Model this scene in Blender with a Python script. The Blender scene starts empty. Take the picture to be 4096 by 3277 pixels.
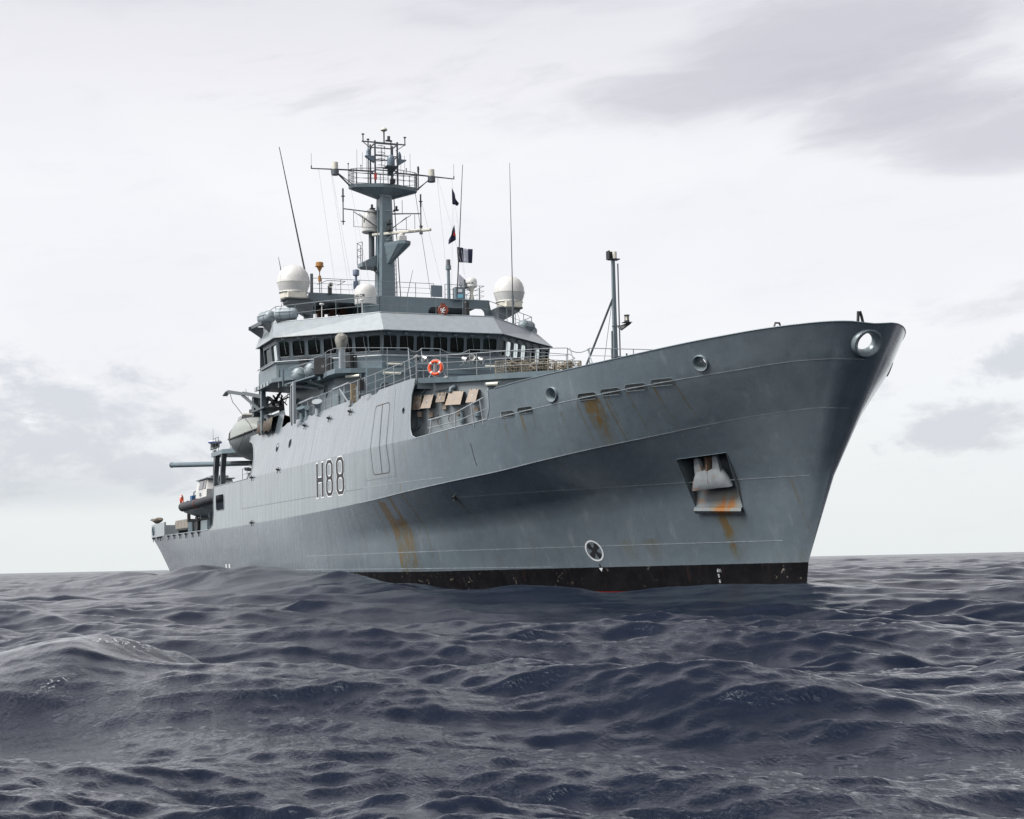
import bpy, bmesh, math, random
import numpy as np
from mathutils import Vector, Matrix
from mathutils.geometry import delaunay_2d_cdt, tessellate_polygon
random.seed(7)
S = bpy.context.scene
COL = S.collection
R = math.radians

# ------------------------------------------------------------ camera
YAW, PITCH, ROLL, TRIM = 2.7601714451948296, 0.09635948765152824, -0.021277673140190797, 0.0027689342884612096
f = Vector((math.cos(YAW)*math.cos(PITCH), math.sin(YAW)*math.cos(PITCH), math.sin(PITCH)))
r = Vector((math.sin(YAW), -math.cos(YAW), 0)); u = r.cross(f)
c, s = math.cos(ROLL), math.sin(ROLL)
r2 = c*r + s*u; u2 = -s*r + c*u
cd = bpy.data.cameras.new("camera"); cam = bpy.data.objects.new("camera", cd); COL.objects.link(cam)
m = Matrix((r2, u2, -f)).transposed().to_4x4(); m.translation = Vector((39.407465966432, -28.429679498112353, 1.3))
cam.matrix_world = m
cd.sensor_width = 36.0; cd.lens = 6339.247871250535/4096*36.0
cd.clip_start = 0.1; cd.clip_end = 60000
S.camera = cam

# ------------------------------------------------------------ light and exposure
S.view_settings.view_transform = 'Standard'; S.view_settings.look = 'None'
S.view_settings.exposure = 0.1; S.view_settings.gamma = 1.0
S.cycles.max_bounces = 6; S.cycles.diffuse_bounces = 3; S.cycles.glossy_bounces = 4; S.cycles.transparent_max_bounces = 12
S.cycles.caustics_reflective = False; S.cycles.caustics_refractive = False
SUN_DIR = Vector((0.05, -1.0, 0.0)).normalized()      # horizontal bearing towards the bright part of the overcast
SUN_EL = R(49)
ld = bpy.data.lights.new("sun", 'SUN'); ld.energy = 5.0; ld.angle = R(36); ld.color = (1.0, 0.975, 0.94)
sun = bpy.data.objects.new("sun", ld); COL.objects.link(sun)
sd = Vector((SUN_DIR.x*math.cos(SUN_EL), SUN_DIR.y*math.cos(SUN_EL), math.sin(SUN_EL)))
sun.rotation_euler = sd.to_track_quat('Z', 'Y').to_euler(); sun.location = (0, 0, 60)

W = bpy.data.worlds.new("World"); S.world = W; W.use_nodes = True
nt = W.node_tree; nt.nodes.clear()
class NT:
    def __init__(s, tree): s.t = tree
    def n(s, typ, **kw):
        nd = s.t.nodes.new(typ)
        for k, v in kw.items(): setattr(nd, k, v)
        return nd
    def put(s, sock, v):
        if v is None: return
        if isinstance(v, bpy.types.NodeSocket): s.t.links.new(v, sock)
        else: sock.default_value = v
    def math(s, op, a, b=None, c=None, clamp=False):
        nd = s.n('ShaderNodeMath', operation=op, use_clamp=clamp)
        s.put(nd.inputs[0], a)
        if b is not None: s.put(nd.inputs[1], b)
        if c is not None: s.put(nd.inputs[2], c)
        return nd.outputs[0]
    def vmath(s, op, a, b=None):
        nd = s.n('ShaderNodeVectorMath', operation=op); s.put(nd.inputs[0], a)
        if b is not None: s.put(nd.inputs[1], b)
        return nd.outputs['Value'] if op in ('DOT_PRODUCT', 'LENGTH', 'DISTANCE') else nd.outputs[0]
    def mix(s, fac, a, b, blend='MIX'):
        nd = s.n('ShaderNodeMix', data_type='RGBA', blend_type=blend)
        s.put(nd.inputs[0], fac); s.put(nd.inputs[6], a); s.put(nd.inputs[7], b)
        return nd.outputs[2]
    def noise(s, vec, scale=1.0, detail=4.0, rough=0.55, dist=0.0, w=None):
        nd = s.n('ShaderNodeTexNoise'); 
        if w is not None:
            nd.noise_dimensions = '4D'; nd.inputs['W'].default_value = w
        s.put(nd.inputs['Vector'], vec); nd.inputs['Scale'].default_value = scale
        nd.inputs['Detail'].default_value = detail; nd.inputs['Roughness'].default_value = rough; nd.inputs['Distortion'].default_value = dist
        return nd.outputs['Fac']
    def rng(s, v, a, b, c=0.0, d=1.0, smooth=True):
        nd = s.n('ShaderNodeMapRange', interpolation_type='SMOOTHSTEP' if smooth else 'LINEAR')
        s.put(nd.inputs[0], v); nd.inputs[1].default_value = a; nd.inputs[2].default_value = b
        nd.inputs[3].default_value = c; nd.inputs[4].default_value = d
        return nd.outputs[0]
    def xyz(s, v):
        nd = s.n('ShaderNodeSeparateXYZ'); s.put(nd.inputs[0], v); return nd.outputs
    def comb(s, x, y, z):
        nd = s.n('ShaderNodeCombineXYZ'); s.put(nd.inputs[0], x); s.put(nd.inputs[1], y); s.put(nd.inputs[2], z); return nd.outputs[0]
def dirv(az, el):
    """world direction, az degrees to the right of the ship-ward bearing, el degrees above the horizon"""
    a = YAW - R(az); return Vector((math.cos(a)*math.cos(R(el)), math.sin(a)*math.cos(R(el)), math.sin(R(el))))
T = NT(nt)
tc = T.n('ShaderNodeTexCoord').outputs['Generated']
sky = T.n('ShaderNodeTexSky', sky_type='NISHITA', sun_disc=False)
sky.sun_elevation = SUN_EL; sky.sun_rotation = math.atan2(SUN_DIR.x, SUN_DIR.y)
skyc = T.vmath('SCALE', sky.outputs[0]); skyc.node.inputs['Scale'].default_value = 0.1
x_, y_, z_ = T.xyz(tc)
# cloud coordinates: bearing and elevation, stretched sideways, with the layers sheared into ragged bands
fw = Vector((math.cos(YAW), math.sin(YAW), 0)); rw = Vector((math.sin(YAW), -math.cos(YAW), 0))
az = T.math('ARCTAN2', T.vmath('DOT_PRODUCT', tc, tuple(rw)), T.vmath('DOT_PRODUCT', tc, tuple(fw)))
el = T.math('ARCSINE', T.math('MINIMUM', T.math('MAXIMUM', z_, -1.0), 1.0))
def cvec(ka, ke, sh=0.0, seed=0.0): return T.comb(T.math('MULTIPLY', az, ka), T.math('MULTIPLY', T.math('ADD', el, T.math('MULTIPLY', az, sh)), ke), seed)
wrp = T.noise(cvec(7, 14, 0, 2.0), 1.0, 3, .55)
def warped(v, k):
    o = T.vmath('SCALE', T.comb(T.math('SUBTRACT', wrp, .5), T.math('SUBTRACT', T.noise(cvec(7, 14, 0, 9.0), 1.0, 3, .55), .5), 0.0)); o.node.inputs['Scale'].default_value = k
    return T.vmath('ADD', v, o)
n_band = T.noise(warped(cvec(7.5, 30, -.10, 1.0), 1.2), 1.0, 7, .58)
n_band2 = T.noise(warped(cvec(14, 60, -.16, 5.0), 1.4), 1.0, 8, .62)
n_puff = T.noise(warped(cvec(24, 46, .05, 7.0), 1.2), 1.0, 9, .62)
n_big = T.noise(warped(cvec(3.2, 9, -.1, 4.0), .8), 1.0, 5, .5)
def blob(a0, e0, wa, we, tilt=0.0):
    p0 = T.math('SUBTRACT', az, R(a0)); q0 = T.math('SUBTRACT', el, R(e0)); c_, s_ = math.cos(tilt), math.sin(tilt)
    p = T.math('DIVIDE', T.math('ADD', T.math('MULTIPLY', p0, c_), T.math('MULTIPLY', q0, s_)), R(wa))
    q = T.math('DIVIDE', T.math('SUBTRACT', T.math('MULTIPLY', q0, c_), T.math('MULTIPLY', p0, s_)), R(we))
    dd = T.math('SQRT', T.math('ADD', T.math('MULTIPLY', p, p), T.math('MULTIPLY', q, q)))
    return T.rng(dd, 0.1, 1.0, 1.0, 0.0)
def layer(items, nz, wt, lo, hi):
    tot = None
    for k, *it in items:
        b_ = T.math('MULTIPLY', blob(*it), k); tot = b_ if tot is None else T.math('MAXIMUM', tot, b_)
    v = T.math('ADD', tot, T.math('MULTIPLY', T.math('SUBTRACT', nz, 0.5), wt)); return T.math('MULTIPLY', T.rng(v, lo, hi), T.rng(tot, 0.0, .25))
hi_ = layer([(1.0, 13.0, 18.2, 12, 3.0, .08), (1.0, 17.0, 14.9, 8.5, 2.6, -.05), (.9, 7.5, 16.6, 10, 1.8, .12), (.6, 2, 20.5, 10, 2.2, .05), (.45, -14, 20.5, 9, 2.0, -.05), (.7, 60, 22, 30, 8, 0), (.7, -70, 20, 30, 8, 0), (.7, 150, 25, 60, 12, 0)], n_band, 2.0, -.05, 1.05)
hi2 = layer([(1.0, 14, 16.5, 9, 3.6, .1), (.8, 17, 8.5, 5, 1.2, .1), (.5, -3, 17, 16, 3, 0)], n_band2, 2.2, .3, 1.2)
pf = layer([(1.0, -17.0, 5.0, 9.0, 3.8, .12), (.9, -12.5, 3.6, 4.5, 1.6, 0), (1.0, 15.8, 4.4, 5.0, 1.5, .1), (.8, 12.6, 5.6, 3.0, 1.5, .6), (.9, 17.5, 6.6, 3.4, 1.4, .3), (.7, -9, 3.4, 4.5, 1.0, 0), (.8, 40, 5, 14, 2.5, 0), (.8, -45, 5, 14, 2.5, 0)], n_puff, 2.8, .30, 1.0)
flatb = T.math('MULTIPLY', blob(-18.0, 2.9, 11.5, 1.1, -.02), 1.0)
base = T.mix(T.rng(z_, 0.0, 0.16), (0.80, 0.84, 0.845, 1), (0.93, 0.93, 0.95, 1)); base = T.mix(T.rng(el, R(13), R(21)), base, (0.80, 0.785, 0.835, 1))
col = T.mix(T.math('MULTIPLY', T.rng(n_big, .32, .68), .42), base, (0.80, 0.80, 0.85, 1))
col = T.mix(T.math('MULTIPLY', T.rng(n_band2, .52, .7), .10), col, (0.70, 0.70, 0.76, 1))
col = T.mix(T.math('MULTIPLY', hi_, .66), col, (0.52, 0.515, 0.58, 1))
col = T.mix(T.math('MULTIPLY', hi2, .42), col, (0.54, 0.53, 0.60, 1))
col = T.mix(T.math('MULTIPLY', pf, .78), col, (0.61, 0.635, 0.69, 1))
col = T.mix(T.math('MULTIPLY', flatb, .5), col, (0.56, 0.60, 0.655, 1))
col = T.mix(T.math('MULTIPLY', T.rng(n_puff, .38, .30), T.math('MULTIPLY', blob(-17, 5.5, 9, 3.2), .8)), col, (0.96, 0.96, 0.97, 1))
# sky dimmed overhead to deepen contrast on sea and hull, brighter round the hidden sun
glow = T.rng(T.vmath('DOT_PRODUCT', tc, tuple(sd)), 0.55, 1.0, 0.0, 1.0)
zen = T.rng(z_, 0.32, 0.62, 0.0, 1.0)
gain = T.math('ADD', T.math('MULTIPLY', zen, -0.58), T.math('ADD', T.math('MULTIPLY', glow, 0.5), 1.0))
bk = T.rng(T.vmath('DOT_PRODUCT', tc, tuple(fw)), .55, -.1, 1.0, .97)
gain = T.math('MULTIPLY', gain, bk)
colg = T.vmath('SCALE', col); T.put(colg.node.inputs['Scale'], gain)
fin = T.mix(0.93, skyc, colg)
bg = T.n('ShaderNodeBackground'); T.put(bg.inputs[0], fin); bg.inputs[1].default_value = 1.0
out = T.n('ShaderNodeOutputWorld'); nt.links.new(bg.outputs[0], out.inputs[0])
W.cycles.sampling_method = 'MANUAL'; W.cycles.sample_map_resolution = 512

# ------------------------------------------------------------ mesh helpers
SHIPM = Matrix.Rotation(TRIM, 4, 'Y')
def V(*a): return Vector(a)
class MB:
    def __init__(s): s.v = []; s.f = []; s.mi = []; s.m = 0
    def add(s, vs, fs):
        o = len(s.v); s.v += [tuple(p) for p in vs]; s.f += [tuple(i+o for i in q) for q in fs]; s.mi += [s.m]*len(fs); return s
    def box(s, c, sz, rz=0.0, M=None):
        c = Vector(c); h = Vector(sz)/2; vs = []
        for i in (-1, 1):
            for j in (-1, 1):
                for k in (-1, 1):
                    p = Vector((i*h.x, j*h.y, k*h.z))
                    if M is not None: p = M @ p
                    elif rz: p = Matrix.Rotation(rz, 3, 'Z') @ p
                    vs.append(c+p)
        return s.add(vs, [(0,1,3,2),(4,6,7,5),(0,4,5,1),(2,3,7,6),(0,2,6,4),(1,5,7,3)])
    def bar(s, a, b, w, h=None, up=(0,0,1)):
        a = Vector(a); b = Vector(b); d = (b-a); L = d.length
        if L < 1e-6: return s
        d /= L; up = Vector(up)
        if abs(d.dot(up)) > .98: up = Vector((1,0,0))
        x = d.cross(up).normalized(); z = x.cross(d)
        M = Matrix((x, d, z)).transposed()
        return s.box((a+b)/2, (w, L, h or w), M=M)
    def tube(s, pts, rad, n=6, closed=False, caps=True):
        pts = [Vector(p) for p in pts]; N = len(pts); rr = rad if hasattr(rad, '__len__') else [rad]*N
        rings = []; prev = None
        for i, p in enumerate(pts):
            if closed: d = pts[(i+1) % N]-pts[i-1]
            else: d = pts[min(i+1, N-1)]-pts[max(i-1, 0)]
            d.normalize()
            if prev is None:
                a = Vector((0,0,1)) if abs(d.z) < .9 else Vector((1,0,0)); x = d.cross(a).normalized()
            else: x = (prev - d*prev.dot(d)).normalized()
            prev = x; y = d.cross(x)
            rings.append([p + (x*math.cos(2*math.pi*k/n)+y*math.sin(2*math.pi*k/n))*rr[i] for k in range(n)])
        vs = [q for rg in rings for q in rg]; fs = []
        for i in range(N if closed else N-1):
            j = (i+1) % N
            for k in range(n): fs.append((i*n+k, i*n+(k+1) % n, j*n+(k+1) % n, j*n+k))
        if not closed and caps: fs += [tuple(range(n))[::-1], tuple((N-1)*n+k for k in range(n))]
        return s.add(vs, fs)
    def cyl(s, a, b, r0, r1=None, n=16): return s.tube([a, b], [r0, r0 if r1 is None else r1], n)
    def lathe(s, prof, c=(0,0,0), n=24, ax=(0,0,1), cap=True):
        """profile of (radius, height) along ax"""
        c = Vector(c); z = Vector(ax).normalized(); a = Vector((1,0,0)) if abs(z.x) < .9 else Vector((0,1,0))
        x = z.cross(a).normalized(); y = z.cross(x); vs = []; fs = []
        for (rr, h) in prof:
            for k in range(n):
                t = 2*math.pi*k/n; vs.append(c+z*h+(x*math.cos(t)+y*math.sin(t))*max(rr, 1e-4))
        for i in range(len(prof)-1):
            for k in range(n): fs.append((i*n+k, i*n+(k+1) % n, (i+1)*n+(k+1) % n, (i+1)*n+k))
        if cap: fs += [tuple(range(n))[::-1], tuple((len(prof)-1)*n+k for k in range(n))]
        return s.add(vs, fs)
    def sphere(s, c, r_, n=20, sc=(1,1,1)):
        c = Vector(c); vs = []; fs = []; m_ = n//2
        for i in range(m_+1):
            a = math.pi*i/m_
            for k in range(n):
                t = 2*math.pi*k/n; vs.append(c+Vector((math.sin(a)*math.cos(t)*r_*sc[0], math.sin(a)*math.sin(t)*r_*sc[1], math.cos(a)*r_*sc[2])))
        for i in range(m_):
            for k in range(n): fs.append((i*n+k, (i+1)*n+k, (i+1)*n+(k+1) % n, i*n+(k+1) % n))
        return s.add(vs, fs)
    def prism(s, poly, z0, z1, top=True, bot=True):
        """plan polygon (x, y) between two heights; z may be callables"""
        n = len(poly); a = [(p[0], p[1], z0) for p in poly]; b = [(p[0], p[1], z1) for p in poly]
        s.add(a+b, [(i, (i+1) % n, n+(i+1) % n, n+i) for i in range(n)])
        tri = tessellate_polygon([[Vector((p[0], p[1], 0)) for p in poly]])
        if top: s.add(b, [tuple(t) for t in tri])
        if bot: s.add(a, [tuple(t)[::-1] for t in tri])
        return s
    def extr(s, poly, d):
        """3D planar polygon pushed along vector d"""
        poly = [Vector(p) for p in poly]; d = Vector(d); n = len(poly); q = [p+d for p in poly]
        s.add(poly+q, [(i, (i+1) % n, n+(i+1) % n, n+i) for i in range(n)])
        tri = tessellate_polygon([poly]); s.add(poly, [tuple(t) for t in tri]); s.add(q, [tuple(t)[::-1] for t in tri]); return s
    def loft(s, secs, closed=False, caps=False):
        n = len(secs[0]); vs = [p for q in secs for p in q]; fs = []
        for i in range(len(secs)-1):
            for k in range(n if closed else n-1): fs.append((i*n+k, i*n+(k+1) % n, (i+1)*n+(k+1) % n, (i+1)*n+k))
        s.add(vs, fs)
        if caps:
            s.add(secs[0], [tuple(range(n))]); s.add(secs[-1], [tuple(range(n))[::-1]])
        return s
    def flat(s, outer, holes, fn, off=0.0, grid=None, keep=None, thick=None):
        """flat sheet with holes given in 2D, mapped to 3D by fn(a, b)"""
        vs2, tris = sheet(outer, holes, grid)
        P = [Vector(fn(a, b)) for a, b in vs2]; return s.add(P, tris)
    def build(s, name, mat, parent=None, smooth=False, bevel=0.0, thing=None, base=None, sharp=None, solid=0.0):
        org = Vector((0,0,0))
        if parent is not None: org = Vector(parent['_o'])
        elif base is not None: org = Vector(base)
        elif thing: org = Vector((sum(p[0] for p in s.v)/len(s.v), sum(p[1] for p in s.v)/len(s.v), min(p[2] for p in s.v)))
        me = bpy.data.meshes.new(name)
        me.from_pydata([(p[0]-org.x, p[1]-org.y, p[2]-org.z) for p in s.v], [], s.f)
        mats = mat if isinstance(mat, (list, tuple)) else [mat]
        for mm in mats: me.materials.append(mm)
        if len(mats) > 1: me.polygons.foreach_set('material_index', s.mi)
        me.validate(); bm = bmesh.new(); bm.from_mesh(me)
        bmesh.ops.remove_doubles(bm, verts=bm.verts, dist=1e-5)
        bmesh.ops.recalc_face_normals(bm, faces=bm.faces); bm.to_mesh(me); bm.free()
        if smooth:
            me.polygons.foreach_set('use_smooth', [True]*len(me.polygons)); me.set_sharp_from_angle(angle=R(sharp or 35))
        o = bpy.data.objects.new(name, me); COL.objects.link(o)
        if bevel:
            md = o.modifiers.new('bevel', 'BEVEL'); md.width = bevel; md.segments = 2; md.limit_method = 'ANGLE'; md.angle_limit = R(40)
        if solid:
            md = o.modifiers.new('solid', 'SOLIDIFY'); md.thickness = solid; md.offset = 0
        o['_o'] = list(org)
        if parent is not None: o.parent = parent
        else: o.matrix_world = SHIPM @ Matrix.Translation(org)
        if thing: tag(o, *thing)
        return o
def tag(o, label=None, cat=None, group=None, kind=None):
    if label: o['label'] = label
    if cat: o['category'] = cat
    if group: o['group'] = group
    if kind: o['kind'] = kind
def thing(name, label, cat, base, group=None):
    o = bpy.data.objects.new(name, None); COL.objects.link(o); o.empty_display_size = .3
    o.matrix_world = SHIPM @ Matrix.Translation(Vector(base)); o['_o'] = list(base); tag(o, label, cat, group); return o
def inside(p, poly):
    x, y = p; c_ = False; n = len(poly); j = n-1
    for i in range(n):
        xi, yi = poly[i]; xj, yj = poly[j]
        if (yi > y) != (yj > y) and x < (xj-xi)*(y-yi)/(yj-yi)+xi: c_ = not c_
        j = i
    return c_
def sheet(outer, holes, grid=None, extra=None):
    vs = [Vector(p) for p in outer]; ed = [(i, (i+1) % len(outer)) for i in range(len(outer))]
    for h in holes:
        o = len(vs); vs += [Vector(p) for p in h]; ed += [(o+i, o+(i+1) % len(h)) for i in range(len(h))]
    if extra:
        for ln in extra:
            o = len(vs); vs += [Vector(p) for p in ln]; ed += [(o+i, o+i+1) for i in range(len(ln)-1)]
    if grid: vs += [Vector(g) for g in grid]
    ov, oe, of, *_ = delaunay_2d_cdt(vs, ed, [], 0, 1e-6)
    tr = []
    for t in of:
        cx = sum(ov[i].x for i in t)/len(t); cy = sum(ov[i].y for i in t)/len(t)
        if inside((cx, cy), outer) and not any(inside((cx, cy), h) for h in holes): tr.append(tuple(t))
    return [(p.x, p.y) for p in ov], tr
def rrect(x0, z0, x1, z1, r_, n=5):
    pts = []
    for cx, cz, a0 in ((x1-r_, z1-r_, 0), (x0+r_, z1-r_, 90), (x0+r_, z0+r_, 180), (x1-r_, z0+r_, 270)):
        for k in range(n+1):
            a = R(a0+90*k/n); pts.append((cx+r_*math.cos(a), cz+r_*math.sin(a)))
    return pts
def circ(cx, cz, rx, rz=None, n=20): return [(cx+rx*math.cos(2*math.pi*k/n), cz+(rz or rx)*math.sin(2*math.pi*k/n)) for k in range(n)]

# ------------------------------------------------------------ materials
def mat(name, col=(.5,.5,.5), rough=.5, metal=0.0, spec=.5, var=0.12, scale=3.0, bump=0.0, bscale=30.0, dirt=None, dscale=2.0, damt=0.0, streak=0.0):
    m_ = bpy.data.materials.new(name); m_.use_nodes = True; t = m_.node_tree; N = NT(t); b = t.nodes['Principled BSDF']
    tc_ = N.n('ShaderNodeTexCoord').outputs['Object']
    n_ = N.noise(tc_, scale, 5, .6)
    lo = tuple(q*(1-var) for q in col)+(1,); hi = tuple(min(1, q*(1+var)) for q in col)+(1,)
    c_ = N.mix(N.rng(n_, .3, .7), lo, hi)
    if streak:
        mp = N.vmath('MULTIPLY', tc_, (5.0, 5.0, .5)); sn = N.noise(mp, 1.0, 4, .6)
        c_ = N.mix(N.math('MULTIPLY', N.rng(sn, .5, .8), streak), c_, tuple(q*.55 for q in col)+(1,))
    if dirt:
        dn = N.noise(tc_, dscale, 6, .65, .3, w=4.0); c_ = N.mix(N.math('MULTIPLY', N.rng(dn, .52, .72), damt), c_, tuple(dirt)+(1,))
    N.put(b.inputs['Base Color'], c_); b.inputs['Metallic'].default_value = metal
    rn = N.rng(n_, .2, .8, max(0, rough-.08), min(1, rough+.08)); N.put(b.inputs['Roughness'], rn)
    b.inputs['Specular IOR Level'].default_value = spec
    if bump:
        bn = N.noise(tc_, bscale, 3, .6); bp = N.n('ShaderNodeBump'); bp.inputs['Strength'].default_value = bump; bp.inputs['Distance'].default_value = .02
        N.put(bp.inputs['Height'], bn); N.put(b.inputs['Normal'], bp.outputs[0])
    return m_
M = {}
M['grey'] = mat('ship_grey_paint', (.125,.168,.190), .34, var=.08, dirt=(.2,.15,.10), dscale=1.2, damt=.22, streak=.18)
M['lgrey'] = mat('pale_grey_paint', (.29,.325,.345), .36, var=.05, dirt=(.28,.22,.15), dscale=.9, damt=.25, streak=.1)
M['mgrey'] = mat('window_wall_shade_grey', (.085,.105,.12), .38, var=.08)  # darker than the ship grey: shade under the fascia put into the colour
M['dgrey'] = mat('dark_grey_paint', (.085,.10,.112), .45, var=.12, dirt=(.12,.08,.05), damt=.25)
M['deck'] = mat('deck_coating', (.13,.145,.15), .8, var=.15, dirt=(.1,.07,.05), damt=.3)
M['black'] = mat('black_paint', (.012,.013,.015), .45, var=.3)
M['dark'] = mat('dark_machinery', (.035,.038,.04), .55, var=.35, dirt=(.10,.05,.025), damt=.4, dscale=4)
M['boatwhite'] = mat('weathered_boat_top', (.30,.325,.305), .4, var=.08, dirt=(.3,.27,.2), damt=.5, dscale=2)
M['white'] = mat('white_gelcoat', (.60,.595,.575), .32, var=.03, dirt=(.55,.52,.45), damt=.3, dscale=1.5)
M['cream'] = mat('weathered_cream', (.62,.60,.52), .5, var=.08, dirt=(.35,.3,.2), damt=.3)
M['rail'] = mat('rail_paint', (.28,.31,.33), .4, var=.12, dirt=(.22,.14,.07), damt=.35, dscale=5)
M['steel'] = mat('galvanised_steel', (.45,.46,.46), .35, .6, var=.15)
M['tan'] = mat('weathered_tan_boxes', (.29,.235,.185), .6, var=.18, scale=4, dirt=(.30,.15,.05), damt=.6, dscale=3, streak=.35)
M['orange'] = mat('orange_lifebuoy', (.80,.09,.02), .45, var=.08, dirt=(.45,.06,.03), damt=.3, dscale=8)
M['reflect'] = mat('silver_tape', (.72,.73,.74), .3, var=.05)
M['canvas'] = mat('faded_canvas', (.24,.235,.21), .85, var=.15, scale=5, bump=.6, bscale=8, dirt=(.2,.18,.13), damt=.4)
M['brown'] = mat('brown_canvas', (.11,.09,.07), .85, var=.3, scale=4, bump=.6, bscale=6)
M['rope'] = mat('weathered_net', (.27,.24,.19), .9, var=.3, scale=9)
M['ochre'] = mat('ochre_antenna', (.36,.17,.05), .5, var=.12)
M['rustbrown'] = mat('brown_panel', (.10,.035,.02), .6, var=.2)
M['lamp'] = mat('lamp_diffuser', (.62,.61,.52), .35, var=.06, dirt=(.4,.33,.2), damt=.4, dscale=6)
M['rubber'] = mat('black_rubber', (.03,.032,.038), .6, var=.2)
M['navy'] = mat('navy_bunting', (.012,.016,.045), .8, var=.2)
M['flagwhite'] = mat('white_bunting', (.62,.63,.70), .85, var=.06)
M['flagred'] = mat('red_bunting', (.45,.02,.02), .85, var=.1)
M['red'] = mat('red_paint', (.22,.02,.015), .5, var=.3)
M['yellow'] = mat('yellow_paint', (.65,.38,.03), .5, var=.1)
M['blue'] = mat('blue_plastic', (.03,.10,.22), .45, var=.1)
M['raft'] = mat('raft_canister', (.27,.32,.345), .38, var=.06, dirt=(.2,.18,.15), damt=.15)
M['teal'] = mat('teal_glow_panel', (.2,.45,.42), .3)
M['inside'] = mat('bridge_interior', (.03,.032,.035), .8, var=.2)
M['markwhite'] = mat('white_marking', (.72,.74,.75), .5, var=.06, dirt=(.4,.4,.38), damt=.4, dscale=6)
M['markblack'] = mat('black_marking', (.018,.018,.022), .5, var=.2)
M['markred'] = mat('red_marking', (.45,.05,.04), .5)
M['badge'] = mat('badge_red', (.22,.045,.02), .4, var=.15)
M["steelgrey"] = mat("worn_lip_paint", (.19,.235,.255), .3, .1, var=.12, dirt=(.1,.08,.06), damt=.5, dscale=3)
M["seam"] = mat('weld_seam', (.27,.31,.335), .4, var=.2, scale=6)
def glassmat():
    m_ = bpy.data.materials.new('bridge_glass'); m_.use_nodes = True; t = m_.node_tree; N = NT(t); t.nodes.clear()
    tr = N.n('ShaderNodeBsdfTransparent'); tr.inputs[0].default_value = (.22,.42,.38,1)
    gl = N.n('ShaderNodeBsdfGlossy'); gl.inputs['Roughness'].default_value = .04; gl.inputs[0].default_value = (.8,.85,.85,1)
    fr = N.n('ShaderNodeFresnel'); fr.inputs[0].default_value = 1.35
    mx = N.n('ShaderNodeMixShader'); N.put(mx.inputs[0], fr.outputs[0]); t.links.new(tr.outputs[0], mx.inputs[1]); t.links.new(gl.outputs[0], mx.inputs[2])
    o_ = N.n('ShaderNodeOutputMaterial'); t.links.new(mx.outputs[0], o_.inputs[0]); return m_
M['glass'] = glassmat()
M['darkglass'] = mat('dark_glass', (.012,.018,.02), .06, var=.1)
M['greyglass'] = mat('boat_glass', (.12,.115,.125), .1, var=.08)
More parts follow.
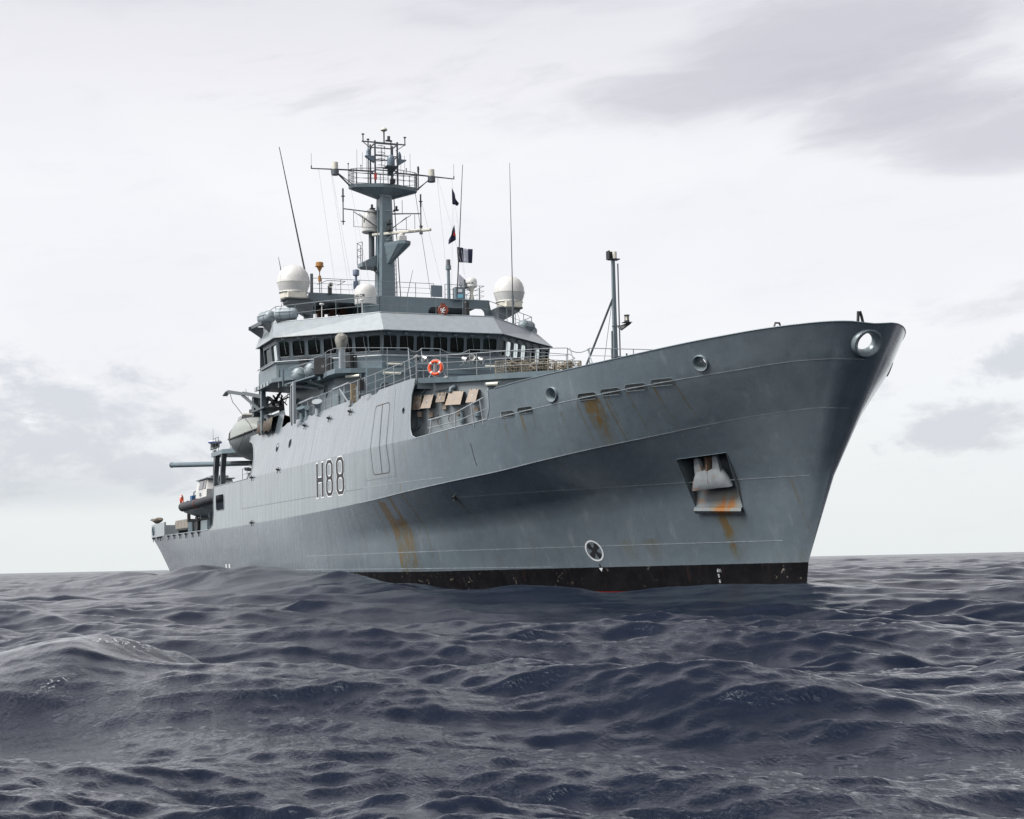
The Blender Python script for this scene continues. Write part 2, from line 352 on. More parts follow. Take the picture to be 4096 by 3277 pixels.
# ------------------------------------------------------------ the sea
def sea_mesh():
    rs = np.random.RandomState(11)
    cx, cy = 39.4075, -28.4297
    # polar grid round a point, finest in the sector that holds the ship
    na = 900
    a_in = np.linspace(-R(24), R(24), na)
    a_out = np.linspace(R(24), 2*math.pi-R(24), 150)[1:-1]
    ang = YAW + np.concatenate([a_in, a_out])
    rad = [1.2]
    while rad[-1] < 90: rad.append(rad[-1]*1.0037)
    while rad[-1] < 900: rad.append(rad[-1]*1.007)
    while rad[-1] < 30000: rad.append(rad[-1]*1.05)
    rad = np.array(rad)
    A, Rr = np.meshgrid(ang, rad)
    X = cx + Rr*np.cos(A); Y = cy + Rr*np.sin(A)
    n_r, n_a = X.shape
    X = X.ravel(); Y = Y.ravel(); D = Rr.ravel()
    comps = []
    def band(lo, hi, n, slope, main, spread, q):
        lam = np.exp(np.linspace(math.log(lo), math.log(hi), n)+rs.uniform(-.06, .06, n))
        for L in lam:
            th = main + rs.normal(0, spread)
            k = 2*math.pi/L; comps.append((L, k*math.cos(th), k*math.sin(th), slope*rs.uniform(.4, 1.4)/k, rs.uniform(0, 6.283), q))
    wind = YAW + R(180-28)          # waves run roughly towards the camera, a little across
    band(14, 46, 7, .013, wind+R(25), .35, .8)
    band(5, 13, 12, .030, wind+R(4), .30, .6)
    band(1.8, 5, 24, .040, wind-R(8), .34, .50)
    band(.7, 1.8, 28, .038, wind+R(4), .42, .50)
    band(.26, .7, 30, .050, wind+R(8), .6, .4)
    band(.10, .26, 24, .050, wind, .8, .3)
    VR = np.zeros_like(X)
    Z = np.zeros_like(X); DX = np.zeros_like(X); DY = np.zeros_like(X)
    # patches of rougher and smoother water
    patch = np.ones_like(X)
    for (kx, ky, ph, am) in [(rs.uniform(-.42,.42), rs.uniform(-.42,.42), rs.uniform(0,6.28), .17) for _ in range(12)]:
        patch += am*np.sin(kx*X+ky*Y+ph)
    patch = np.clip(patch, .42, 1.4)
    for (L, kx, ky, a, ph, q) in comps:
        lod = np.clip((L/(D*.0042+.006)-1.6)/2.0, 0, 1)
        if L > 5: lod = np.maximum(lod, np.clip(1.2-D/9000, 0, 1)*.9)
        VR += (1-lod**2)*(a*math.hypot(kx, ky))**2/2
        idx = np.nonzero(lod > 0)[0]
        x = X[idx]; y = Y[idx]; p = kx*x+ky*y+ph
        g = lod[idx]*a*(patch[idx] if L < 3 else 1.0)
        sn = np.sin(p); cs = np.cos(p); k = math.hypot(kx, ky)
        Z[idx] += g*cs; DX[idx] -= g*q*kx/k*sn; DY[idx] -= g*q*ky/k*sn
    # the swell lying along the ship, its trough under the shoulder of the bow, and the steep sea close on the left
    for (bx, by, h, l1, l2, th) in SWELL:
        c_, s_ = math.cos(th), math.sin(th)
        p = (X-bx)*c_+(Y-by)*s_; q_ = -(X-bx)*s_+(Y-by)*c_
        Z += h*np.exp(-(p/l1)**2-(q_/l2)**2)
    yc = -np.interp(-X, [0, 6, 15, 20, 25, 30, 40, 90], [0, .5, 3.5, 5.2, 6.6, 7.5, 8.2, 8.2])-2.4
    am = np.interp(-X, [8, 14, 18, 22, 28, 36, 60, 95, 112], [0, 0, .2, .5, 1.12, 1.12, 1.05, .9, 0])
    Z += am*np.exp(-((Y-yc+.5*np.sin(X*.23))/4.0)**2)*(1+.12*np.sin(X*.31+1.0))
    # the short steep sea at the left: a long back and a steep face
    P0 = np.array([22.9, -27.6]); P1 = np.array([16.6, -23.6]); dd = (P1-P0)/np.linalg.norm(P1-P0); nn_ = np.array([-dd[1], dd[0]])
    al = (X-P0[0])*dd[0]+(Y-P0[1])*dd[1]; pp = (X-P0[0])*nn_[0]+(Y-P0[1])*nn_[1]+.18*np.sin(al*1.7)
    pr = np.where(pp > 0, np.exp(-(pp/2.2)**2), np.exp(-(pp/.65)**2)); env = np.exp(-((al-4.0)/3.6)**4)
    Z += .34*pr*env
    foam_glint = env*np.exp(-((pp+.28)/.22)**2)*(.5+.5*np.sin(al*2.1+.8))  # white flecks painted on the crest for foam and glints
    foam_glint = foam_glint+.62*np.exp(-((Y-(yc+2.25))/.22)**2)*np.clip((-X-5.5)/2, 0, 1)*np.clip((45+X)/10, 0, 1)*(.6+.4*np.sin(X*1.3))  # more white flecks along the waterline, for wash and painted glints
    fall = np.clip((D-1.0)/3.0, 0, 1); Z = Z*np.clip(.4+.6*fall, 0, 1)
    Z = np.where(D < 4, np.minimum(Z, .35), Z)
    X2 = X+DX; Y2 = Y+DY
    co = np.stack([X2, Y2, Z], 1)
    # centre point
    co = np.vstack([co, [[cx, cy, -.05]]])
    ii, jj = np.meshgrid(np.arange(n_r-1), np.arange(n_a), indexing='ij'); j2 = (jj+1) % n_a
    q = np.stack([ii*n_a+jj, ii*n_a+j2, (ii+1)*n_a+j2, (ii+1)*n_a+jj], -1).reshape(-1, 4)[:, ::-1]
    tri = np.array([[len(co)-1, (j+1) % n_a, j] for j in range(n_a)])[:, ::-1]
    me = bpy.data.meshes.new('sea')
    me.vertices.add(len(co)); me.vertices.foreach_set('co', co.astype(np.float32).ravel())
    nl = q.size+tri.size; me.loops.add(nl); me.loops.foreach_set('vertex_index', np.concatenate([q.ravel(), tri.ravel()]).astype(np.int32))
    me.polygons.add(len(q)+len(tri))
    st = np.concatenate([np.arange(len(q))*4, len(q)*4+np.arange(len(tri))*3]).astype(np.int32)
    me.polygons.foreach_set('loop_start', st)
    me.update(calc_edges=True); me.validate()
    ar_ = me.attributes.new('chop', 'FLOAT', 'POINT'); ar_.data.foreach_set('value', np.concatenate([np.clip(np.sqrt(VR)-.15, 0, 1)*1.25, [0.0]]).astype(np.float32))
    at_ = me.attributes.new('foam_glint', 'FLOAT', 'POINT'); at_.data.foreach_set('value', np.concatenate([foam_glint, [0.0]]).astype(np.float32))
    me.polygons.foreach_set('use_smooth', np.ones(len(me.polygons), dtype=bool))
    return me
SWELL = [
    (-15, -4.5, -.28, 9, 4, 0.2), (-3.5, -1.5, .42, 3.6, 2.8, 1.2), (2, 12, .15, 9, 4, .8),
    (10, -23, .12, 7, 2.5, 1.2), (-44, 30, .25, 30, 6, -1.2),
]
def seamat():
    m_ = bpy.data.materials.new('sea_water'); m_.use_nodes = True; t = m_.node_tree; N = NT(t); b = t.nodes['Principled BSDF']
    tc_ = N.n('ShaderNodeTexCoord').outputs['Object']
    b.inputs['Base Color'].default_value = (.004, .0065, .015, 1)
    b.inputs['Specular IOR Level'].default_value = .5; b.inputs['Specular Tint'].default_value = (.80,.90,1.0,1); b.inputs['Roughness'].default_value = .04; b.inputs['IOR'].default_value = 1.333
    mp = N.n('ShaderNodeMapping'); mp.inputs['Rotation'].default_value = (0, 0, YAW+R(62)); mp.inputs['Scale'].default_value = (1, 2.2, 1)
    N.put(mp.inputs[0], tc_)
    w1 = N.noise(mp.outputs[0], 2.2, 6, .62, .6)
    w2 = N.noise(mp.outputs[0], 12.0, 5, .6, .4)
    w3 = N.noise(tc_, .35, 3, .5)
    h = N.math('ADD', N.math('MULTIPLY', w1, .024), N.math('MULTIPLY', N.math('ADD', N.math('MULTIPLY', w2, .018), N.math('MULTIPLY', N.noise(tc_, 34.0, 3, .6), .0035)), N.rng(w3, .35, .65, .5, 1.3)))
    bp = N.n('ShaderNodeBump'); bp.inputs['Strength'].default_value = .8; bp.inputs['Distance'].default_value = 1.0
    fa = N.n('ShaderNodeAttribute'); fa.attribute_name = 'foam_glint'; fn_ = N.noise(tc_, 11.0, 6, .7, 1.2)
    fm_ = N.math('MULTIPLY', N.rng(fn_, .56, .62), N.rng(fa.outputs['Fac'], .25, .7))
    N.put(b.inputs['Base Color'], N.mix(fm_, (.003,.0065,.017,1), (.75,.78,.80,1))); ca = N.n('ShaderNodeAttribute'); ca.attribute_name = 'chop'      # slope of the ripples too fine for the mesh out there
    ro = N.math('ADD', ca.outputs['Fac'], .025)
    N.put(b.inputs['Roughness'], N.math('MINIMUM', N.math('ADD', ro, N.math('MULTIPLY', fm_, .5)), .55))
    N.put(bp.inputs['Height'], h); N.put(b.inputs['Normal'], bp.outputs[0])
    return m_
sme = sea_mesh(); sme.materials.append(seamat())
sea = bpy.data.objects.new('sea', sme); COL.objects.link(sea)
tag(sea, 'dark choppy open sea reaching the horizon', None, None, 'structure')
# ------------------------------------------------------------ hull form
def pchip(pts):
    xs=[p[0] for p in pts]; ys=[p[1] for p in pts]; n=len(xs)
    h=[xs[i+1]-xs[i] for i in range(n-1)]; d=[(ys[i+1]-ys[i])/h[i] for i in range(n-1)]
    m=[d[0]]+[0.0]*(n-2)+[d[-1]]
    for i in range(1,n-1):
        if d[i-1]*d[i]>0:
            w1=2*h[i]+h[i-1]; w2=h[i]+2*h[i-1]; m[i]=(w1+w2)/(w1/d[i-1]+w2/d[i])
    def f(x):
        if x<=xs[0]: return ys[0]
        if x>=xs[-1]: return ys[-1]
        lo,hi=0,n-1
        while hi-lo>1:
            k=(lo+hi)//2
            if xs[k]<=x: lo=k
            else: hi=k
        t=(x-xs[lo])/h[lo]; a=h[lo]
        return ((2*t**3-3*t*t+1)*ys[lo]+(t**3-2*t*t+t)*a*m[lo]+(-2*t**3+3*t*t)*ys[lo+1]+(t**3-t*t)*a*m[lo+1])
    return f
# six fore-and-aft lines of the hull: start s0, end s1 (metres aft of the stem head), half breadth b(s), height z(s)
LN=[
 dict(s0=6.25,s1=76.,b=[(6.25,0),(7.0,.2),(10,1.1),(15,2.7),(20,4.2),(25,5.6),(30,6.6),(35,7.3),(42,7.7),(60,7.7),(76,6.9)],z=[(6.25,-2),(76,-2)]),
 dict(s0=5.58,s1=83.6,b=[(5.58,0),(6,.25),(7.3,.75),(9.1,1.4),(11.5,2.3),(14.3,3.25),(18.5,4.65),(22,5.7),(25.3,6.6),(30,7.45),(35,7.9),(41,8.15),(70,8.15),(83.6,7.6)],z=[(5.58,1.13),(9,1.07),(20,.94),(40,.9),(83.6,1.0)]),
 dict(s0=4.15,s1=87.2,b=[(4.15,0),(4.4,.3),(5,.7),(6.2,1.25),(9,2.35),(12,3.4),(16,4.7),(20,5.85),(25,6.95),(30,7.7),(36,8.15),(44,8.3),(75,8.3),(87.2,7.7)],z=[(4.15,3.91),(8,3.75),(15,3.3),(25,2.75),(35,2.4),(60,2.4),(87.2,2.5)]),
 dict(s0=2.9,s1=90.7,b=[(2.9,0),(3.0,.4),(3.4,.85),(3.9,1.2),(5,1.85),(6.5,2.65),(8,3.4),(10.6,4.6),(12.7,5.45),(16,6.5),(20,7.4),(25,8.0),(30,8.3),(36,8.4),(78,8.4),(90.7,7.8)],z=[(2.9,5.93),(3.4,5.97),(4,5.95),(5.2,5.88),(7.4,5.66),(9.1,5.47),(11.5,5.23),(13.6,5.01),(16.75,4.70),(20.6,4.47),(24.3,4.28),(27.5,4.12),(32.3,3.96),(40,3.83),(50,3.72),(60,3.64),(80,3.64),(90.7,3.72)]),
 dict(s0=1.93,s1=90.7,b=[(1.93,0),(2.0,.45),(2.35,1.0),(2.9,1.55),(3.6,2.1),(4.8,2.85),(6.5,3.75),(9,4.85),(12.3,6.0),(15.4,6.8),(19,7.55),(23,8.05),(28,8.33),(34,8.42),(78,8.42),(90.7,7.85)],z=[(1.93,7.36),(2.3,7.40),(3,7.41),(3.7,7.38),(4.8,7.30),(7.1,7.18),(10,7.02),(13.6,6.82),(16.5,6.66),(22.4,6.41),(30,6.38),(90.7,6.38)]),
 dict(s0=1.35,s1=90.7,b=[(1.35,0),(1.45,.6),(1.95,1.38),(2.65,2.05),(3.4,2.6),(4.5,3.25),(6,4.0),(8,4.8),(10,5.5),(12.5,6.25),(15.2,6.95),(18,7.45),(21,7.62),(25,7.78),(30,7.80),(78,7.80),(90.7,7.4)],z=[(1.35,8.38),(1.5,8.45),(2,8.48),(3.2,8.45),(5,8.35),(7.5,8.20),(9.8,8.07),(11.7,7.98),(14,7.87),(16,7.76),(18,8.0),(21,8.60),(23,9.0),(26,9.0),(90.7,9.0)]),
]
for l in LN: l['bf']=pchip(l['b']); l['zf']=pchip(l['z'])
def row(i,u):
    l=LN[i]; s=l['s0']+(l['s1']-l['s0'])*u*u
    return (-s,-l['bf'](s),l['zf'](s))
def surf(u,v):
    u=max(0,min(1,u)); i=max(0,min(4,int(v))); t=v-i
    a=row(i,u); b=row(i+1,u)
    return tuple(a[k]+(b[k]-a[k])*t for k in range(3))
def uv_of(x,z):
    s=-x; v=3.0; u=math.sqrt(max(1e-6,(s)/90.))
    for _ in range(60):
        p=surf(u,v); ex=x-p[0]; ez=z-p[2]
        if abs(ex)<1e-5 and abs(ez)<1e-5: break
        du=1e-4; pu=surf(u+du,v) if u<.999 else surf(u-du,v); 
        if u>=.999: du=-du
        pv=surf(u,v+1e-4)
        a,b=(pu[0]-p[0])/du,(pv[0]-p[0])/1e-4; c,d=(pu[2]-p[2])/du,(pv[2]-p[2])/1e-4
        D=a*d-b*c
        if abs(D)<1e-9: break
        su=(ex*d-b*ez)/D; sv=(a*ez-c*ex)/D
        su=max(-.08,min(.08,su)); sv=max(-.5,min(.5,sv))
        u=max(1e-3,min(1,u+su)); v=max(0,min(7,v+sv))
    return u,v
def hp(x,z,off=0.0):
    """point on the starboard shell at station x and height z, off metres proud of it"""
    u,v=uv_of(x,z); p=surf(u,v)
    if off:
        a=surf(min(1,u+.002),v); b=surf(max(0,u-.002),v); 
        vv=v if v-int(v)<.9 else v-.02
        c=surf(u,vv+.02)
        c0=surf(u,vv)
        e=[a[k]-b[k] for k in range(3)]; f=[c[k]-c0[k] for k in range(3)]
        n=[e[1]*f[2]-e[2]*f[1],e[2]*f[0]-e[0]*f[2],e[0]*f[1]-e[1]*f[0]]
        L=math.sqrt(sum(q*q for q in n)) or 1
        if n[1]>0: L=-L
        p=tuple(p[k]+n[k]/L*off for k in range(3))
    return p

def fnrow(i, x):
    l = LN[i]; s_ = -x; return (l['bf'](max(s_, l['s0'])), l['zf'](max(s_, l['s0'])))
US, VS = 60.0, 3.0
def sc(p): return (p[0]*US, p[1]*VS)
def xz2uv(pts, dens=.4):
    """polyline in (x, z) -> scaled parameter space, resampled"""
    out = []
    for i in range(len(pts)-1):
        a, b = pts[i], pts[i+1]; L = math.hypot(b[0]-a[0], b[1]-a[1]); n = max(1, int(L/dens))
        for k in range(n): out.append(sc(uv_of(a[0]+(b[0]-a[0])*k/n, a[1]+(b[1]-a[1])*k/n)))
    out.append(sc(uv_of(*pts[-1]))); return out
def vline(v, x0, x1, n):
    """run along line v from station x0 to x1"""
    out = []
    for k in range(n+1):
        x = x0+(x1-x0)*k/n; i = min(5, int(v)); l = LN[i]
        uu = math.sqrt(max(0, (-x-l['s0'])/(l['s1']-l['s0']))); out.append((uu*US, v*VS))
    return out
# outline of the starboard shell, starting at the foot of the stem and running up and aft
def uv_yz(y, z):
    v = 4.4; u_ = .02
    for _ in range(40):
        lo, hi = 0.0, .35
        for _ in range(30):
            mid = (lo+hi)/2
            if -surf(mid, v)[1] < y: lo = mid
            else: hi = mid
        u_ = (lo+hi)/2; zz = surf(u_, v)[2]; v += (z-zz)*.8
    return u_, v
BULL = (7.82, .36, .33)       # the bullring in the stem: centre height, half width, half height of the hole
notch = []
for k in range(0, 13):
    t = -math.pi/2+math.pi*k/12; notch.append(uv_yz(max(0, BULL[1]*math.cos(t)), BULL[0]+BULL[2]*math.sin(t)))
notch = [(0.0 if i in (0, 12) else a, b) for i, (a, b) in enumerate(notch)]
OUT = [(0.0, 0.0)] + [(0.0, v*VS/2) for v in range(1, 9) if v/2 < notch[0][1]-.05] + [sc(p) for p in notch] + [(0.0, 5*VS)]
OUT += [(k*.01*US, 5*VS) for k in range(1, 40)]
OUT = [p for p in OUT if p[0] < vline(5, 0, -16.05, 1)[-1][0]]
OUT += xz2uv([(-16.1, 7.75), (-16.2, 7.1), (-16.45, 6.70)], .3)
OUT += vline(4, -16.8, -21.9, 12)
OUT += xz2uv([(-22.25, 6.41), (-22.67, 6.54), (-22.91, 6.81), (-23.05, 7.2), (-23.13, 7.6), (-23.20, 8.2), (-23.20, 8.5), (-23.05, 8.72), (-23.0, 8.97)], .3)
top = [(-23.4, 9.0), (-24.0, 9.0), (-27.9, 9.0), (-28.2, 8.88), (-28.9, 8.86), (-29.2, 9.0), (-30.7, 9.0), (-31.2, 8.80), (-31.9, 8.78), (-32.1, 9.0), (-39.0, 9.0), (-39.3, 8.92), (-39.8, 8.92), (-40.0, 9.0), (-44.9, 9.0), (-45.6, 8.86), (-46.1, 8.86),
       (-46.15, 9.86), (-49.8, 9.86), (-49.85, 8.95), (-50.4, 8.90), (-50.9, 9.0), (-54.0, 9.0), (-54.0, 8.66), (-53.5, 8.60), (-52.95, 8.46), (-52.35, 8.1), (-51.8, 7.6), (-51.52, 7.1), (-51.6, 6.6), (-52.2, 6.36)]
OUT += xz2uv(top, .5)
OUT += vline(4, -52.8, -62.2, 10)
OUT += xz2uv([(-62.34, 6.30), (-62.4, 4.7), (-62.5, 4.25), (-62.8, 3.95), (-63.3, 3.76), (-64.2, 3.665)], .3)
OUT += vline(3, -65.2, -90.7, 22)
OUT += [(US, v*VS/2) for v in range(5, -1, -1)]
OUT += [(k*.02*US, 0.0) for k in range(49, 0, -1)]
def onshell(cx_, cz_, pts):
    """contour given as (along, up) metres on the shell round (cx, cz) -> scaled parameter space"""
    out = []
    p0 = Vector(hp(cx_, cz_)); e = Vector(hp(cx_-.1, cz_))-Vector(hp(cx_+.1, cz_)); L = e.length/.2
    for a, b in pts: out.append(sc(uv_of(cx_-a/L, cz_+b)))
    return out
FAIR = [(-5.86, 7.63, .28, .27), (-12.4, 7.23, .29, .27)]
SLOTS = [(-15.17, 6.76, .46), (-14.06, 6.81, .46), (-10.73, 7.0, .46), (-9.65, 7.05, .46), (-8.57, 7.105, .46), (-7.49, 7.165, .47)]
PORTS = [(-46.08, 7.75, .24), (-43.2, 7.76, .24), (-23.97, 7.71, .13)]
HOLES = []
for cx_, cz_, a, b in FAIR: HOLES.append(onshell(cx_, cz_, circ(0, 0, a*.80, b*.80, 20)))
for cx_, cz_, hl in SLOTS:
    HOLES.append(onshell(cx_, cz_, [(math.cos(t)*.125+(hl-.125)*(1 if math.cos(t) > 0 else -1), math.sin(t)*.125) for t in [2*math.pi*(k+.5)/18 for k in range(18)]]))
for cx_, cz_, rr in PORTS: HOLES.append(onshell(cx_, cz_, circ(0, 0, rr, rr, 18)))
HOLES.append([sc(uv_of(*p)) for p in rrect(-61.6, 4.80, -59.05, 5.80, .22, 4)])
PK = [(-8.84, 4.68), (-6.92, 4.79), (-7.30, 2.98), (-9.18, 3.06)]
HOLES.append([sc(uv_of(PK[i][0]+(PK[(i+1) % 4][0]-PK[i][0])*k/5, PK[i][1]+(PK[(i+1) % 4][1]-PK[i][1])*k/5)) for i in range(4) for k in range(5)])
GRID = []
for i in range(1, 260):
    for j in range(1, 30):
        uu = i/260.0; vv = j/5.0 if j <= 25 else 5+(j-25)/4.0
        if abs(vv-round(vv)) < 1e-6 and round(vv) in (1, 2, 3, 4, 5): continue
        p = sc((uu, vv))
        if not inside(p, OUT): continue
        if any((p[0]-hx)**2+(p[1]-hz)**2 < .09**2 for h in HOLES for hx, hz in h): continue
        if any(inside(p, h) for h in HOLES): continue
        if any((p[0]-hx)**2+(p[1]-hz)**2 < .05**2 for hx, hz in OUT): continue
        GRID.append(p)
LINES = [[(k/260.0*US, v*VS) for k in range(0, 261)] for v in (1, 2, 3)]
LINES.append([(k/260.0*US, 4*VS) for k in range(0, 216)])
def build_shell():
    vs, tr = sheet(OUT, HOLES, GRID, LINES)
    P = [surf2(a/US, b/VS) for a, b in vs]
    me = bpy.data.meshes.new('hull'); n = len(P)
    allv = [tuple(p) for p in P]+[(p[0], -p[1], p[2]) for p in P]
    fs = [t for t in tr]+[tuple(n+i for i in t)[::-1] for t in tr]
    me.from_pydata(allv, [], fs); me.validate()
    bm = bmesh.new(); bm.from_mesh(me)
    lay_v = bm.verts.layers.float.new('lv'); bm.verts.ensure_lookup_table()
    if len(bm.verts) == 2*n:
        for k in range(n): bm.verts[k][lay_v] = vs[k][1]/VS; bm.verts[n+k][lay_v] = vs[k][1]/VS
    for e in bm.edges:
        a, b = e.verts[0][lay_v], e.verts[1][lay_v]
        x = (e.verts[0].co.x+e.verts[1].co.x)/2
        if abs(a-3) < .002 and abs(b-3) < .002 and x < -2.0: e.smooth = False
        if abs(a-4) < .002 and abs(b-4) < .002 and x < -15.0: e.smooth = False
    bmesh.ops.remove_doubles(bm, verts=bm.verts, dist=2e-4)
    loose = [v for v in bm.verts if not v.link_faces]; bmesh.ops.delete(bm, geom=loose, context='VERTS')
    bmesh.ops.recalc_face_normals(bm, faces=bm.faces)
    for fc in bm.faces: fc.smooth = True
    bm.to_mesh(me); bm.free()
    return me
def surf2(u_, v_):
    p = surf(min(1, max(0, u_)), min(5.0, v_))
    if v_ > 5:
        a = surf(u_, 5.0); b = surf(u_, 4.0); t = v_-5; p = (a[0], a[1]+(a[1]-b[1])*t, a[2]+(a[2]-b[2])*t)
    return p
def hullmat():
    m_ = bpy.data.materials.new('hull_paint'); m_.use_nodes = True; t = m_.node_tree; N = NT(t); b = t.nodes['Principled BSDF']
    tc_ = N.n('ShaderNodeTexCoord').outputs['Object']; x, y, z = N.xyz(tc_)
    big = N.noise(tc_, .35, 4, .5)
    sv = N.comb(N.math('MULTIPLY', x, 2.6), N.math('MULTIPLY', y, 2.6), N.math('MULTIPLY', z, .22)); st = N.noise(sv, 1.0, 5, .6)
    sv2 = N.comb(N.math('MULTIPLY', x, 9.0), N.math('MULTIPLY', y, 9.0), N.math('MULTIPLY', z, .6)); st2 = N.noise(sv2, 1.0, 4, .6)
    g = N.mix(N.rng(big, .3, .7), (.112,.142,.164,1), (.134,.168,.190,1))
    g = N.mix(N.math('MULTIPLY', N.rng(st, .50, .78), .42), g, (.074,.095,.108,1))
    g = N.mix(N.math('MULTIPLY', N.rng(st, .45, .22), .30), g, (.30,.335,.36,1))
    g = N.mix(N.math('MULTIPLY', N.rng(st2, .58, .8), .25), g, (.20,.185,.15,1))
    # grimy patches low down
    gr = N.noise(tc_, 1.1, 6, .65, w=2.0)
    lowm = N.rng(z, 2.6, 1.1, 0, 1)
    g = N.mix(N.math('MULTIPLY', N.math('MULTIPLY', N.rng(gr, .55, .7), lowm), .45), g, (.12,.12,.10,1))
    # rust runs: station, height where it starts, where it has faded, half width, strength
    runs = [(-10.65,6.88,5.0,.28,1.0),(-10.35,6.88,5.7,.12,.8),(-10.95,6.87,5.5,.10,.8),(-10.0,6.92,4.7,.035,.8),(-9.85,6.92,5.5,.03,.6),(-7.9,7.05,5.3,.04,.7),(-7.08,7.05,5.5,.035,.7),(-9.0,7.0,4.5,.03,.5),
            (-15.4,6.6,5.6,.05,.5),(-14.35,6.65,5.4,.06,.7),(-13.7,6.7,5.9,.04,.4),
            (-27.2,4.05,-.4,.12,1.6),(-26.9,3.95,-.4,.28,1.1),(-26.2,3.2,-.4,.55,.8),(-25.9,4.15,-.4,.11,1.4),(-26.3,2.5,.8,.32,.55),(-24.45,4.45,.9,.06,.7),(-24.42,4.62,4.2,.05,1.2),(-25.0,3.6,1.4,.035,.5),
            (-20.6,3.9,2.3,.03,.9),(-8.22,2.95,1.1,.18,1.6),(-8.05,2.95,1.9,.38,.5),(-7.5,2.95,2.2,.2,.35),
            (-44.46,6.35,5.0,.06,.55),(-44.2,4.8,3.2,.05,.55),(-39.5,8.3,7.0,.05,.35),(-23.3,7.5,6.2,.05,.3),(-27.4,5.1,3.9,.10,.35),
            (-65.4,3.6,1.1,.12,.4),(-69.5,3.6,1.6,.10,.3),(-74.3,3.6,2.2,.08,.4),(-17.85,5.85,5.15,.02,.6),(-40.56,8.4,7.2,.04,.4),(-35.74,8.35,7.0,.04,.4),(-32.0,8.3,7.0,.04,.4),(-50.9,6.3,4.6,.05,.5),(-23.6,6.3,4.6,.06,.5),(-19.5,6.45,5.2,.05,.5),(-21.0,6.4,5.0,.04,.45),(-12.2,6.6,5.6,.03,.5),(-28.0,3.9,.6,.04,.8),(-23.2,4.1,1.5,.03,.7),(-13.4,5.0,3.0,.03,.4),(-30.5,3.9,1.4,.04,.45),(-5.2,3.8,1.4,.05,.35),(-11.3,6.85,4.9,.03,.7),(-55.5,3.0,1.2,.25,.25),(-12.8,2.0,1.1,.3,.35),(-11.7,2.0,1.1,.35,.35)]
    wob = N.math('MULTIPLY', N.math('SUBTRACT', N.noise(N.comb(0.0, 0.0, z), 1.3, 2, .5), .5), .12)
    xs = N.math('ADD', x, wob); acc = None
    fine = N.rng(N.noise(N.comb(N.math('MULTIPLY', x, 7.0), N.math('MULTIPLY', y, 7.0), N.math('MULTIPLY', z, .45)), 1.0, 5, .65), .36, .58, .30, 1.0)
    for (rx, z1, z0, wd, k) in runs:
        d = N.math('ABSOLUTE', N.math('SUBTRACT', xs, rx)); a = N.rng(d, 0, wd*1.7, k*1.35, 0)
        # fades downwards, starts sharply
        e = N.math('MULTIPLY', N.rng(z, z0, z0+(z1-z0)*.9, 0.0, 1.0, False), N.rng(z, z1+.04, z1-.02, 0, 1))
        p = N.math('MULTIPLY', a, e); acc = p if acc is None else N.math('MAXIMUM', acc, p)
    sb = N.math('LESS_THAN', y, 0.0)
    rm = N.math('MULTIPLY', N.math('MULTIPLY', N.math('MULTIPLY', acc, fine), 1.35), sb, clamp=True)
    rc = N.mix(N.rng(rm, .5, 1.1), (.105,.088,.034,1), (.135,.082,.016,1))
    g = N.mix(N.math('MULTIPLY', rm, .88, clamp=True), g, rc)
    # boot topping and bottom paint, chipped
    ch = N.noise(tc_, 3.2, 8, .72, .5, w=5.0); pn = N.noise(tc_, .8, 4, .6, w=9.0)
    chips = N.math('MULTIPLY', N.rng(ch, .60, .64), N.rng(pn, .44, .56))
    bk = N.mix(N.rng(N.noise(tc_, 1.6, 5, .6), .35, .7), (.005,.005,.006,1), (.010,.010,.012,1))
    bk = N.mix(N.math('MULTIPLY', chips, .75), bk, (.30,.26,.22,1))
    rs_ = N.math('MULTIPLY', N.rng(N.noise(sv2, .6, 4, .6), .56, .72), .5)
    bk = N.mix(N.math('MULTIPLY', rs_, .5), bk, (.06,.03,.018,1))
    edge = N.math('ADD', z, N.math('MULTIPLY', N.math('SUBTRACT', ch, .5), .035))
    zb = N.math('ADD', N.math('MULTIPLY', x, .0085), 1.145)      # the line drops a little aft
    zb = N.math('MAXIMUM', zb, .93)
    isb = N.math('LESS_THAN', edge, zb)
    c_ = N.mix(isb, g, bk)
    isr = N.math('LESS_THAN', edge, .12)
    c_ = N.mix(isr, c_, (.16,.012,.010,1))
    N.put(b.inputs['Base Color'], c_)
    N.put(b.inputs['Roughness'], N.math('ADD', N.rng(st, .2, .8, .22, .36), N.math('MULTIPLY', isb, .3))); N.put(b.inputs['Specular IOR Level'], N.math('SUBTRACT', .5, N.math('MULTIPLY', isb, .42))); N.put(b.inputs['Coat Weight'], N.math('SUBTRACT', 1.0, N.math('MULTIPLY', isb, .92))); b.inputs['Coat Roughness'].default_value = .15; b.inputs['Coat IOR'].default_value = 1.5
    # gentle dishing of the plates between the frames
    wv = N.math('SINE', N.math('MULTIPLY', x, 8.5)); pb = N.math('MULTIPLY', wv, .0036)
    bh = N.math('ADD', pb, N.math('MULTIPLY', N.noise(tc_, .9, 3, .5), .05))
    bp = N.n('ShaderNodeBump'); bp.inputs['Strength'].default_value = .7; bp.inputs['Distance'].default_value = 1.0
    N.put(bp.inputs['Height'], bh); N.put(b.inputs['Normal'], bp.outputs[0])
    return m_
M['hull'] = hullmat()
ship = thing('survey_ship', 'large grey naval survey ship with H88 on its rust-streaked side, bow towards the right', 'ship', (0, 0, 0))
hme = build_shell(); hme.materials.append(M['hull'])
hull = bpy.data.objects.new('hull', hme); COL.objects.link(hull); hull.parent = ship; hull['_o'] = [0, 0, 0]
